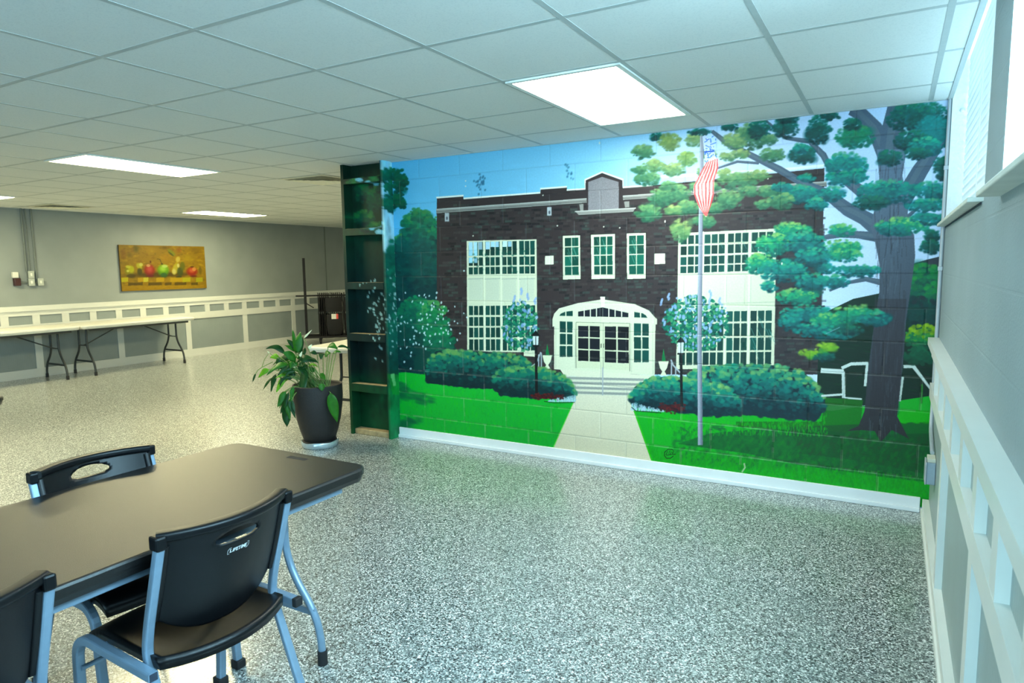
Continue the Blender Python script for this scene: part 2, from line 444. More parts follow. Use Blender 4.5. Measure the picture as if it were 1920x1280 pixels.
    def hedge(self, poly, cols, size=6, n=900):
        """leaf dabs inside an outline, light at the top"""
        p = np.array(poly, float); self.poly(poly, cols[0])
        x0, y0 = p.min(0); x1, y1 = p.max(0)
        k = 0; pts = []
        while len(pts) < n and k < n * 6:
            k += 1
            x = RNG.uniform(x0, x1); y = RNG.uniform(y0, y1); ins = False; top = y1; bot = y0
            for i in range(len(p)):
                (xa, ya), (xb, yb) = p[i], p[(i + 1) % len(p)]
                if (xa > x) != (xb > x):
                    yc = ya + (x - xa) / (xb - xa) * (yb - ya); top = min(top, yc); bot = max(bot, yc)
                    if y < yc: ins = not ins
            if ins: pts.append((x, y, (y - top) / max(bot - top, 1)))
        for x, y, t in sorted(pts, key=lambda q: RNG.uniform() - q[2] * 0.5):
            h = np.clip(1 - t * 1.25 + RNG.normal(0, 0.16), 0, 0.999) * (len(cols) - 1); j = int(h)
            c = np.array(cols[j], float) * (1 - (h - j)) + np.array(cols[j + 1], float) * (h - j)
            s = size * RNG.uniform(0.6, 1.2)
            self.dab(x, y, s, s * 0.75, c * (1 + RNG.normal(0, 0.05)), RNG.uniform(-0.6, 0.6), 0.8, 0.5)
    def lin(self, gain=1.0):
        c = s2l(np.clip(self.img, 0, 1)) * gain
        y = c @ np.array([0.25, 0.6, 0.15]); c = y[..., None] + (c - y[..., None]) * SATUR
        return np.clip(c, 0.002, 0.92)
    def sample(self, A, Z):
        i = np.clip(((A - self.a0) / self.res).round().astype(int), 0, self.W - 1); j = np.clip(((Z - self.z0) / self.res).round().astype(int), 0, self.Hh - 1)
        return self.lin(PAINT_GAIN)[j, i]

PAINT_GAIN = 0.92
SATUR = 1.22

def set_paint(me, cols):
    at = me.color_attributes.new('paint', 'FLOAT_COLOR', 'POINT')
    c = np.ones((len(me.vertices), 4), np.float32); c[:, :3] = cols
    at.data.foreach_set('color', c.ravel())

MURAL_X0 = -3.98




# ------------------------------------------------------------------ the mural (painted on the block wall)
def A4(u, v): return (620 + u / 3.2, 280 + v / 3.2)
def A5(u, v): return (1180 + u / 3.0484, 180 + v / 3.0484)
def A6(u, v): return (740 + u / 3.2, 560 + v / 3.2)
def A7(u, v): return (1200 + u / 3.2, 560 + v / 3.2)

def paint_mural(P):
    # sky: blue on the left, paler to the right
    yy, xx = np.mgrid[0:P.Hh, 0:P.W]
    t = (xx / P.W)[..., None]; h = (yy / P.Hh)[..., None]
    left = np.array([104, 174, 212.]) / 255; mid = np.array([150, 202, 228.]) / 255; right = np.array([198, 218, 244.]) / 255
    c = np.where(t < 0.45, left + (mid - left) * t / 0.45, mid + (right - mid) * np.clip((t - 0.45) / 0.25, 0, 1))
    P.img[:] = c + (1 - h) * 0.06
    for k in range(700):
        x = RNG.uniform(740, 1785); y = RNG.uniform(185, 640)
        P.dab(x, y, RNG.uniform(10, 30), RNG.uniform(3, 8), 255 * np.clip(P.img[min(P.Hh - 1, max(0, int(P.m(x, y)[1]))), min(P.W - 1, max(0, int(P.m(x, y)[0])))] * RNG.uniform(0.96, 1.05), 0, 1), 0.0, 0.4, 0.9)
    DT = [(8, 38, 40), (10, 58, 56), (16, 84, 74), (44, 112, 84), (78, 136, 92)]
    # far trees on the left
    P.poly([(720, 470), (752, 440), (775, 420), (800, 425), (822, 440), (822, 720), (720, 720)], (8, 56, 58))
    P.cluster(785, 435, 34, 40, [(10, 66, 60), (18, 92, 78), (30, 108, 86), (66, 132, 84)], size=6)
    for x, y, r in ((752, 452, 13), (766, 420, 13), (782, 402, 13), (797, 407, 13), (810, 418, 13), (816, 436, 13)):
        P.cluster(x, y, r, r, [(12, 76, 66), (28, 104, 80), (70, 132, 80)], size=5)
    P.cluster(788, 500, 44, 50, [(6, 50, 54), (12, 76, 70), (20, 94, 82)], size=8)
    P.cluster(770, 470, 38, 30, [(8, 60, 60), (16, 84, 78)], size=7)
    P.cluster(738, 600, 24, 100, [(6, 38, 46), (8, 52, 54), (14, 66, 62)], size=8)
    # hanging foliage, upper left
    for x, y, rx, ry in ((744, 330, 15, 14), (750, 350, 13, 18), (742, 378, 15, 14), (752, 384, 9, 8), (755, 340, 9, 8)):
        P.cluster(x, y, rx, ry, [(6, 56, 48), (10, 80, 64), (18, 96, 66)], size=5)
    # grey smudges on the sky
    for x, y in ((899, 338), (904, 350), (895, 345), (907, 340), (1064, 322), (1066, 330), (1062, 316)):
        for k in range(6): P.dab(x + RNG.normal(0, 4), y + RNG.normal(0, 7), 2.6, 3.2, (52, 98, 124), 0.3, 0.65 if x < 1000 else 0.4, 0.6)
    # ---- building
    B = (52, 45, 46)
    P.poly([(819, 372), (869, 368), (869, 373), (1013, 362), (1013, 355), (1063, 351), (1063, 357), (1096.5, 355), (1096.5, 338), (1129, 324), (1167.5, 338), (1167.5, 352), (1226, 347), (1400, 330), (1546, 315), (1540, 560), (1537, 702), (819, 702)], B)
    P.poly([(1300, 450), (1546, 420), (1538, 702), (1300, 702)], (46, 42, 46), 0.6)
    for k in range(2600):        # brick courses
        y = 380 + 5.2 * int(RNG.uniform(0, 62)); x = RNG.uniform(822, 1540)
        y += (1100 - x) * 0.012 * (560 - y) / 180
        c = [(30, 27, 30), (56, 68, 64), (62, 56, 55), (64, 74, 70), (28, 26, 28), (66, 61, 61)][int(RNG.integers(0, 6))]
        w = RNG.uniform(7, 16)
        P.poly([(x, y), (x + w, y - 0.4), (x + w, y + 3.8), (x, y + 4.2)], c, RNG.uniform(0.35, 0.85))
    wl = (236, 240, 232)
    P.line([(818, 370.5), (869, 366.5), (869.5, 372), (1013, 361), (1013, 354), (1063, 350), (1063, 356), (1097, 354), (1097, 337), (1129, 322.5), (1168, 336.5), (1168, 351), (1224, 347)], 3.0, wl)
    P.line([(1224, 332), (1300, 328), (1350, 325), (1400, 322), (1475, 317), (1546, 310)], 5, (240, 244, 240), 0.9)
    g1 = (140, 140, 136); g2 = (92, 92, 90); g3 = (188, 190, 184)
    for (a, b) in (((818, 396), (1100, 376)), ((1168, 371), (1550, 344))):
        P.line([a, b], 9, g1); P.line([(a[0], a[1] - 3.4), (b[0], b[1] - 3.4)], 1.6, g3); P.line([(a[0], a[1] + 1), (b[0], b[1] + 1)], 1.2, g2); P.line([(a[0], a[1] + 4.6), (b[0], b[1] + 4.6)], 1.5, (36, 32, 32))
    P.poly([(1103, 341), (1129, 331.5), (1160, 341), (1160, 392), (1103, 394)], (132, 130, 134), grain=0.05)
    P.poly([(1086, 383), (1094, 382), (1094, 395), (1088, 395)], g1); P.poly([(1170, 378), (1180, 377), (1180, 388), (1172, 389)], g1)
    P.poly([(1078, 395.5), (1192, 389), (1187, 397), (1085, 403)], g1); P.line([(1078, 396.5), (1192, 390)], 2, g3); P.line([(1085, 404), (1187, 398)], 1.5, (36, 32, 32))
    for x, y in ((838, 407), (1030, 396)):
        P.poly([(x - 4, y - 8), (x + 4, y - 8), (x + 4, y + 8), (x - 4, y + 8)], (176, 182, 186)); P.dab(x, y + 2, 2, 4, (70, 76, 84))
    cream = (216, 220, 197); cream2 = (206, 210, 184)
    gl = (18, 64, 58)
    # left tall window
    Q = [(875, 451.5), (1006, 448.5), (1007.5, 660), (876, 660)]
    P.poly(Q, cream)
    cols = [(0.022, 0.238), (0.26, 0.478), (0.502, 0.722), (0.746, 0.98)]
    def panes(q, cs, rows, n=3, colr=gl, gap=0.013):
        us = []
        for a, b in cs:
            w = (b - a) / n; us += [(a + w * i + gap * 0.5, a + w * (i + 1) - gap * 0.5) for i in range(n)]
        P.quadgrid(q, us, rows, colr)
    up = [(0.012, 0.135), (0.15, 0.225), (0.238, 0.302)]; lo = [(0.585, 0.668), (0.685, 0.765), (0.78, 0.868), (0.885, 0.985)]
    panes(Q, cols, up); panes(Q, cols, lo)
    P.quadgrid(Q, [(0.03, 0.085), (0.1, 0.15), (0.165, 0.22), (0.27, 0.33)], [(0.012, 0.08)], (176, 210, 226))
    P.quadgrid(Q, [(0.03, 0.085), (0.1, 0.15)], [(0.08, 0.135), (0.15, 0.2)], (150, 190, 206))
    P.quadgrid(Q, [(0.345, 0.4), (0.41, 0.46), (0.515, 0.575), (0.59, 0.64)], [(0.012, 0.06)], (168, 204, 220))
    for k in range(40): P.dab(RNG.uniform(882, 1000), RNG.uniform(470, 512), 3, 2.2, (30, 92, 78), 0, 0.5)
    for a, b in cols:
        p0 = np.array(Q[0]) * (1 - a) + np.array(Q[1]) * a
        P.poly([(Q[0][0] + 131 * a + 2, 524), (Q[0][0] + 131 * b - 2, 523), (Q[0][0] + 131 * b - 2, 562), (Q[0][0] + 131 * a + 2, 562)], (204, 210, 192), 0.8)
        P.line([(Q[0][0] + 131 * a, 523), (Q[0][0] + 131 * b, 522)], 2, (160, 172, 160), 0.7)
    # mullions
    for a in (0.248, 0.49, 0.733): P.line([(875 + 131 * a, 450), (876.5 + 131 * a, 658)], 2.2, (232, 236, 214))
    # three small upper windows
    for q, n in (([(1055, 442), (1087.5, 441), (1088.5, 523), (1055.5, 524)], 2), ([(1108, 440), (1153, 438.5), (1153, 522.5), (1109, 523)], 3), ([(1175, 437.5), (1211, 436.5), (1210.5, 522), (1175.5, 523)], 2)):
        P.poly([(q[0][0] - 1.5, q[0][1] - 1.5), (q[1][0] + 1.5, q[1][1] - 1.5), (q[2][0] + 1.5, q[2][1] + 1.5), (q[3][0] - 1.5, q[3][1] + 1.5)], (28, 24, 26))
        P.poly(q, cream)
        w = 0.82 / n
        P.quadgrid(q, [(0.1 + w * i + 0.02, 0.1 + w * (i + 1) - 0.02) for i in range(n)], [(0.05, 0.245), (0.265, 0.455), (0.475, 0.69), (0.71, 0.9)], (22, 76, 64))
        for k in range(5):
            x = q[0][0] + RNG.uniform(6, 24); y = q[0][1] + RNG.uniform(4, 40); P.line([(x, y), (x + 8, y + 22)], 0.8, (150, 196, 180), 0.5)
    for q in ([(1022, 480), (1038, 479), (1038, 495.5), (1022, 496)], [(1227, 475.5), (1247, 475), (1247, 494.5), (1227, 495)]):
        P.poly(q, (228, 228, 208))
    P.poly([(1235, 497), (1242, 497), (1242, 505), (1235, 505)], (40, 40, 40))
    # right tall window
    Q = [(1272, 437), (1455.5, 428.5), (1451.5, 687), (1268, 688)]
    P.poly(Q, cream)
    cols = [(0.02, 0.242), (0.262, 0.482), (0.502, 0.722), (0.744, 0.975)]
    panes(Q, cols, [(0.02, 0.085), (0.1, 0.165), (0.18, 0.24), (0.25, 0.3)]); panes(Q, cols, [(0.592, 0.668), (0.682, 0.775), (0.788, 0.88), (0.893, 0.985)])
    for a in (0.253, 0.492, 0.733): P.line([(1272 + 183 * a, 434), (1268 + 183 * a, 686)], 2.6, (232, 236, 214))
    for k in range(9):
        x = RNG.uniform(1400, 1445); y = RNG.uniform(590, 650); P.line([(x, y), (x + 10, y + 24)], 0.9, (120, 170, 160), 0.6)
    for k in range(14):
        x = RNG.uniform(1320, 1445); y = RNG.uniform(445, 490); P.line([(x, y), (x + 7, y + 16)], 0.8, (120, 170, 160), 0.5)
    P.line([(1272, 571), (1453, 566)], 2, (190, 196, 176)); P.line([(1272, 516), (1453, 512)], 1.6, (190, 196, 176))
    for a in (0.25, 0.5, 0.75): P.line([(1271 + 183 * a, 518), (1270 + 183 * a, 566)], 1.5, (196, 202, 182))
    P.poly([(1268, 686), (1452, 684), (1452, 690), (1268, 692)], cream)
    # doorway
    P.poly([(1036, 612), (1036, 598), (1039, 588), (1048, 578), (1084, 568), (1130, 561), (1190, 570), (1217, 582), (1228, 595), (1232, 598), (1232, 608), (1229, 608), (1227.5, 704), (1039, 692), (1039, 612)], (218, 221, 199))
    P.poly([(1042, 612), (1042, 600), (1050, 585), (1084, 574), (1130, 568), (1188, 577), (1214, 588), (1224, 601), (1224, 612)], (218, 222, 198), 0.8)
    P.poly([(1084, 584), (1130, 576), (1178, 586.5), (1178, 594.5), (1084, 593)], (22, 26, 36))
    for x in (1095.5, 1107, 1118.5, 1130, 1141.5, 1153.5, 1165.5): P.line([(x, 577), (x, 594)], 1.8 if x != 1130 else 0.1, (230, 233, 214))
    P.poly([(1049, 592), (1051, 588), (1060, 584), (1074, 582.5), (1074, 592.5)], gl); P.poly([(1189, 584.5), (1205, 587), (1211, 591), (1214, 595.5), (1189, 595)], gl)
    P.line([(1061, 583), (1061, 593)], 2, cream); P.line([(1201, 585), (1201, 596)], 2, cream)
    P.quadgrid([(1049, 602), (1074, 603), (1074, 669), (1049, 669)], [(0.02, 0.48), (0.56, 0.98)], [(0, 0.31), (0.35, 0.65), (0.69, 1)], gl)
    P.quadgrid([(1188, 606), (1217, 607), (1217, 679), (1188, 679)], [(0.02, 0.48), (0.56, 0.98)], [(0, 0.31), (0.35, 0.65), (0.69, 1)], gl)
    P.poly([(1079, 604), (1181, 606), (1181, 694), (1079, 689)], (212, 216, 190)); P.line([(1080, 604), (1080, 690)], 1.2, (130, 136, 120)); P.line([(1181, 606), (1181, 696)], 1.4, (130, 136, 120)); P.line([(1131, 604), (1131, 692)], 1.2, (150, 156, 140)); P.line([(1080, 604), (1181, 606)], 1.2, (140, 146, 130))
    P.quadgrid([(1084, 610.5), (1124.5, 611.5), (1124.5, 678), (1084, 676)], [(0, 0.475), (0.54, 1)], [(0, 0.315), (0.35, 0.655), (0.69, 1)], (20, 22, 28))
    P.quadgrid([(1134, 611.5), (1179, 612.5), (1179, 681), (1134, 679)], [(0, 0.475), (0.54, 1)], [(0, 0.315), (0.35, 0.655), (0.69, 1)], (20, 22, 28))
    for x in (1127, 1132): P.line([(x, 644), (x, 652)], 1.4, (40, 40, 36))
    P.poly([(1125.5, 556), (1134.5, 556), (1133, 576), (1127, 576)], (240, 242, 224))
    for a, b in (((1042, 612), (1042, 690)), ((1078, 604), (1078, 690)), ((1184, 606), (1184, 698)), ((1224, 608), (1224, 702))): P.line([a, b], 1, (176, 182, 160), 0.7)
    # landing, steps, path
    P.poly([(1050, 692), (1228, 704), (1212, 716), (1058, 704)], (222, 222, 202))
    P.poly([(1058, 704), (1212, 714), (1181, 752), (1079, 746)], (216, 216, 198))
    for k in range(5):
        y = 706 + 9 * k; x0 = 1060 + 4.6 * k; x1 = 1208 - 6.6 * k
        P.poly([(x0, y), (x1, y + 3.4), (x1 - 2, y + 8), (x0 + 1, y + 4.6)], (150, 154, 150))
    P.line([(1130, 688), (1130, 749)], 2.6, (170, 176, 180))
    # right of the building: dark ground under the trees
    P.poly([(1537, 590), (1600, 560), (1790, 520), (1790, 760), (1530, 760)], (12, 38, 26))
    for k in range(140): P.dab(RNG.uniform(1545, 1760), RNG.uniform(600, 745), 14, 2.2, [(10, 30, 20), (20, 54, 30), (34, 40, 38)][int(RNG.integers(0, 3))], 0.1, 0.6, 0.8)
    # grass
    P.poly([(720, 692), (1085, 742), (1100, 860), (1035, 846), (720, 812)], (34, 172, 76), col2=(20, 154, 70))
    P.poly([(1100, 742), (1179, 746), (1560, 770), (1790, 735), (1790, 960), (1100, 856)], (36, 170, 70), col2=(20, 156, 62))
    G = [(12, 146, 62), (30, 172, 66), (66, 182, 66), (16, 152, 72)]
    for k in range(1500):
        x = RNG.uniform(745, 1060); y = RNG.uniform(705, 850)
        P.line([(x, y), (x + RNG.normal(0, 1.2), y - RNG.uniform(3, 9))], RNG.uniform(1, 2.4), G[int(RNG.integers(0, 4))], 0.4)
    for x, y, rx, ry in ((762, 742, 34, 12), (785, 750, 34, 10), (752, 728, 14, 20), (768, 790, 16, 12), (752, 798, 10, 10)):
        for k in range(30): P.dab(x + RNG.normal(0, rx * 0.5), y + RNG.normal(0, ry * 0.4), 10, 4, (4, 96, 62), 0.1, 0.45, 0.8)
    P.poly([(1548, 745), (1618, 750), (1612, 815), (1380, 800), (1380, 790), (1540, 790)], (40, 104, 40), 0.9)
    P.poly([(1330, 812), (1480, 800), (1620, 815), (1745, 812), (1745, 905), (1640, 892), (1500, 872), (1400, 850), (1270, 832)], (22, 92, 48), 0.9)
    P.poly([(1480, 800), (1745, 790), (1745, 890), (1600, 862), (1500, 850)], (30, 74, 40), 0.75)
    D = [(24, 110, 52), (18, 84, 46), (36, 70, 42), (10, 128, 50), (44, 60, 40)]
    for k in range(1100):
        x = RNG.uniform(1260, 1745); y = 812 + RNG.uniform(-10, 66) + (x - 1260) * 0.04
        P.line([(x, y), (x + RNG.normal(4, 5), y - RNG.uniform(4, 14))], RNG.uniform(3, 7), D[int(RNG.integers(0, 5))], 0.22)
    for k in range(1500):
        x = RNG.uniform(1200, 1740); y0 = 864 + (x - 1220) * 0.125; y = y0 + RNG.uniform(-18 - (x - 1220) * 0.02, 6)
        P.line([(x, y), (x + RNG.normal(0, 2), y - RNG.uniform(4, 10))], RNG.uniform(1.2, 3), [(16, 146, 54), (22, 160, 56), (14, 134, 54)][int(RNG.integers(0, 3))], 0.5)
    for k in range(700):
        x = RNG.uniform(1215, 1550); y = 782 + (x - 1215) * 0.01 + RNG.uniform(-8, 34)
        P.line([(x, y), (x + RNG.normal(0, 1), y - RNG.uniform(4, 10))], RNG.uniform(1.2, 2.6), [(40, 176, 62), (22, 160, 62), (76, 182, 66)][int(RNG.integers(0, 3))], 0.5)
    for k in range(120): P.dab(RNG.uniform(1690, 1745), RNG.uniform(772, 792), 9, 3, (20, 170, 24), 0.15, 0.5)
    # path over the grass
    P.poly([(1080, 739), (1182, 743), (1181, 751), (1224, 872), (1034, 845), (1079, 745)], (224, 220, 200), col2=(210, 204, 180), grain=0.02)
    P.line([(1078, 747), (1036, 842)], 2.4, (90, 190, 70), 0.6); P.line([(1183, 752), (1224, 868)], 3, (110, 190, 70), 0.6)
    # flower bush on the left
    P.poly([(740, 600), (775, 565), (810, 590), (845, 630), (858, 660), (800, 690), (740, 700)], (10, 64, 58), 0.9)
    P.cluster(778, 600, 34, 45, [(8, 62, 56), (16, 90, 76), (34, 124, 84)], size=5)
    P.cluster(812, 605, 30, 42, [(10, 66, 60), (20, 96, 74), (44, 124, 80), (92, 156, 96)], size=5)
    P.cluster(824, 640, 28, 26, [(10, 70, 62), (20, 100, 76), (50, 134, 84)], size=5)
    P.cluster(760, 650, 26, 46, [(6, 40, 44), (8, 60, 58), (12, 78, 66)], size=6)
    for k in range(110):
        x = RNG.normal(795, 30); y = RNG.normal(610, 34)
        if x > 742: P.dab(x, y, RNG.uniform(1.2, 2.4), RNG.uniform(1.8, 3.4), (206, 226, 230), RNG.uniform(-0.6, 0.6), 0.85, 0.4)
    # hedges
    HC = [(8, 40, 44), (14, 66, 64), (26, 94, 88), (40, 116, 94), (112, 156, 96)]
    P.hedge([(796, 694), (802, 675), (818, 658), (865, 655), (927, 660), (974, 666), (993, 679), (996, 705), (920, 729), (870, 726), (800, 718)], HC, 6, 800)
    # lilacs
    for cx, cy, rx, ry in ((975, 612, 34, 48), (1305, 606, 62, 52)):
        def disc():
            a_, r_ = RNG.uniform(0, 2 * PI), math.sqrt(RNG.uniform(0, 1)); return cx + rx * r_ * math.cos(a_), cy + ry * r_ * math.sin(a_)
        for k in range(int(rx * ry / 5.5)):
            x, y = disc()
            P.dab(x, y, RNG.uniform(2.4, 5), RNG.uniform(2, 3.6), [(36, 108, 90), (50, 128, 98), (24, 88, 78), (84, 152, 108)][int(RNG.integers(0, 4))], RNG.uniform(-0.8, 0.8), 0.85, 0.35)
        for k in range(int(rx * ry / 30)):
            x, y = disc(); y -= 5
            P.dab(x, y, RNG.uniform(1.8, 3.4), RNG.uniform(2.6, 4.6), [(140, 168, 206), (160, 184, 214), (118, 150, 196)][int(RNG.integers(0, 3))], RNG.uniform(-0.6, 0.6), 0.85, 0.4)
    for x, y in ((977, 542), (965, 556), (990, 552), (1004, 560), (1240, 562), (1254, 552), (1332, 546), (1330, 560), (1348, 560), (1286, 560), (1310, 552), (1246, 600)):
        for k in range(3): P.dab(x + RNG.normal(0, 1), y + k * 4, 2.6, 4.2, (148, 172, 210), 0.3, 0.85)
    P.poly([(982, 660), (1007, 660), (1007, 669), (982, 667)], cream)
    P.dab(975, 655, 3, 6, (230, 230, 210))
    # urns, topiary, handrails
    for x, y, s in ((1026, 680, 1.0), (1244, 692, 1.08)):
        P.poly([(x - 3 * s, y - 14 * s), (x, y - 36 * s), (x + 4 * s, y - 14 * s)], (44, 122, 70)); P.dab(x, y - 20 * s, 3 * s, 8 * s, (34, 108, 66))
        P.poly([(x - 9 * s, y - 14 * s), (x + 9 * s, y - 14 * s), (x + 6 * s, y - 2 * s), (x + 2 * s, y + 4 * s), (x + 6 * s, y + 11 * s), (x - 6 * s, y + 11 * s), (x - 2 * s, y + 4 * s), (x - 6 * s, y - 2 * s)], (222, 226, 200))
    P.line([(992, 690), (1006, 680), (1014, 660)], 2.4, (160, 170, 176)); P.line([(1010, 664), (1010, 692)], 2.2, (160, 170, 176)); P.line([(1015, 661), (1015, 690)], 2.2, (160, 170, 176))
    P.line([(1258, 674), (1262, 684), (1286, 710)], 2.6, (170, 178, 186)); P.line([(1259, 675), (1259, 706)], 2.4, (170, 178, 186)); P.line([(1267, 688), (1267, 708)], 2.4, (170, 178, 186))
    P.hedge([(921, 712), (934, 694), (965, 687), (1009, 688), (1046, 697.5), (1071, 716), (1079, 735), (1079, 748), (1027, 747), (940, 741), (924, 729)], HC, 6, 700)
    P.hedge([(1287, 702), (1319, 686), (1387, 682), (1466, 685), (1506, 697), (1531, 719), (1547, 747), (1547, 766), (1531, 788), (1481, 785), (1394, 777), (1300, 760)], [(8, 40, 48), (14, 74, 76), (30, 108, 104), (48, 132, 112), (126, 170, 110)], 6.5, 1100)
    P.hedge([(1179, 748), (1190, 725), (1220, 707), (1262, 706), (1325, 712), (1369, 728), (1391, 747), (1388, 777), (1345, 780), (1240, 768), (1190, 763)], [(8, 40, 48), (14, 74, 76), (30, 108, 104), (48, 132, 112), (126, 170, 110)], 6.5, 1000)
    for k in range(110):
        P.dab(RNG.uniform(996, 1060), 743 + RNG.normal(0, 3), 3, 2, [(92, 30, 30), (70, 26, 28), (46, 20, 24)][int(RNG.integers(0, 3))], 0, 0.8)
        P.dab(RNG.uniform(1236, 1284), 765 + RNG.normal(0, 4), 3, 2.4, [(92, 30, 30), (70, 26, 28), (46, 20, 24)][int(RNG.integers(0, 3))], 0, 0.8)
        x = RNG.uniform(1028, 1079); y = 753 - (x - 1028) * 0.0; P.line([(x, y), (x + RNG.normal(0, 2), y - RNG.uniform(5, 14) * (x - 1010) / 70)], 1.4, (176, 206, 216), 0.7)
        x = RNG.uniform(1184, 1244); y = 769 + (x - 1184) * 0.05; P.line([(x, y), (x + RNG.normal(0, 2), y - RNG.uniform(4, 15) * (1262 - x) / 70)], 1.5, (180, 208, 220), 0.7)
    P.line([(1020, 752), (1040, 755), (1078, 754)], 1.4, (16, 40, 30)); P.line([(1184, 763), (1192, 770), (1240, 774)], 1.6, (16, 40, 30))
    # porch rail under the tree
    w = (214, 226, 224)
    P.line([(1539, 694), (1582, 697)], 9, w); P.line([(1578, 690), (1596, 682), (1628, 681)], 6, w)
    P.line([(1581, 696), (1582, 746)], 6, w); P.line([(1626, 682), (1622, 724)], 5, w); P.line([(1540, 742), (1582, 739)], 4, w); P.line([(1582, 745), (1616, 748)], 3, w)
    P.line([(1694, 687), (1713, 687), (1745, 729)], [6, 7, 4], w); P.line([(1692, 706), (1686, 752)], 6, (196, 210, 206))
    P.line([(1729, 720), (1728, 756)], 3, (20, 110, 40))
    # hill
    P.poly([(1690, 505), (1712, 494), (1740, 486), (1790, 474), (1790, 540), (1690, 560)], (48, 54, 62))
    for a, b, r in ((1735, 525, 44), (1700, 545, 30), (1755, 560, 30)): P.cluster(a, b, r, 30, [(6, 60, 54), (10, 84, 70), (24, 112, 74), (58, 134, 70)], size=6)
    P.cluster(1730, 585, 40, 30, [(6, 44, 46), (10, 64, 58), (34, 46, 50)], size=7)
    P.cluster(1730, 632, 34, 24, [(10, 76, 56), (20, 110, 72), (110, 150, 54), (140, 172, 62)], size=5)
    P.cluster(1725, 668, 34, 16, [(8, 60, 44), (14, 92, 66)], size=6)
    # ---- the big tree: limbs and trunk
    T1 = (76, 92, 108)
    for pts, ws in (([(1668, 300), (1640, 240), (1612, 212), (1596, 204)], [40, 30, 27, 24]), ([(1668, 300), (1674, 240), (1684, 190)], [46, 40, 34]),
                    ([(1690, 380), (1725, 320), (1760, 268), (1790, 235)], [34, 30, 22, 16]), ([(1645, 425), (1620, 408), (1590, 393), (1551, 364), (1501, 341), (1462, 318), (1416, 295), (1364, 269), (1335, 246)], [36, 28, 26, 20, 14, 14, 12, 11, 7]),
                    ([(1640, 380), (1610, 355), (1590, 341), (1554, 311), (1544, 291), (1518, 265), (1475, 259), (1436, 226)], [26, 22, 18, 12, 13, 10, 7, 4]),
                    ([(1650, 445), (1610, 440), (1575, 439), (1542, 446)], [20, 14, 13, 8]), ([(1655, 530), (1623, 523), (1590, 530), (1555, 545)], [12, 9, 6, 4]), ([(1423, 306), (1383, 303), (1344, 316)], [5, 5, 3]),
                    ([(1700, 408), (1718, 392), (1738, 380)], [8, 5, 3])):
        P.line(pts, ws, T1); P.line([(x - 2, y - 2) for x, y in pts], [q * 0.35 for q in ws], (96, 112, 122), 0.5)
    P.poly([(1587, 808), (1610, 798), (1621, 770), (1628, 690), (1640, 600), (1649, 545), (1649, 495), (1641, 455), (1632, 425), (1640, 390), (1649, 337), (1644, 280), (1700, 280), (1692, 330), (1704, 380), (1700, 420), (1714, 440), (1716, 480), (1708, 540), (1699, 600), (1695, 660), (1688, 730), (1682, 780), (1704, 822), (1672, 806), (1652, 828), (1640, 808), (1615, 806)], (98, 116, 136), col2=(44, 42, 46))
    for k in range(320):
        y = RNG.uniform(300, 800); x = RNG.uniform(1640, 1700) + (y > 560) * -(y - 560) * 0.05
        P.line([(x, y), (x + RNG.normal(-1, 2), y + RNG.uniform(12, 40))], RNG.uniform(0.8, 2.2), [(100, 116, 130), (38, 42, 50), (84, 92, 104), (48, 48, 54)][int(RNG.integers(0, 4))], 0.32)
    P.poly([(1640, 560), (1700, 560), (1682, 780), (1630, 780)], (44, 40, 46), 0.45)
    # foliage of the big tree
    TL = [(0, 58, 66), (0, 92, 94), (10, 120, 116), (40, 140, 122), (86, 156, 122)]
    TD = [(4, 44, 48), (6, 70, 66), (12, 92, 84), (30, 112, 86)]
    OL = [(54, 96, 72), (92, 130, 90), (124, 152, 104), (156, 176, 116)]
    OB = [(38, 80, 64), (60, 108, 82), (90, 134, 96), (124, 158, 108)]
    YT = [(8, 84, 78), (20, 122, 104), (76, 160, 110), (146, 188, 116)]
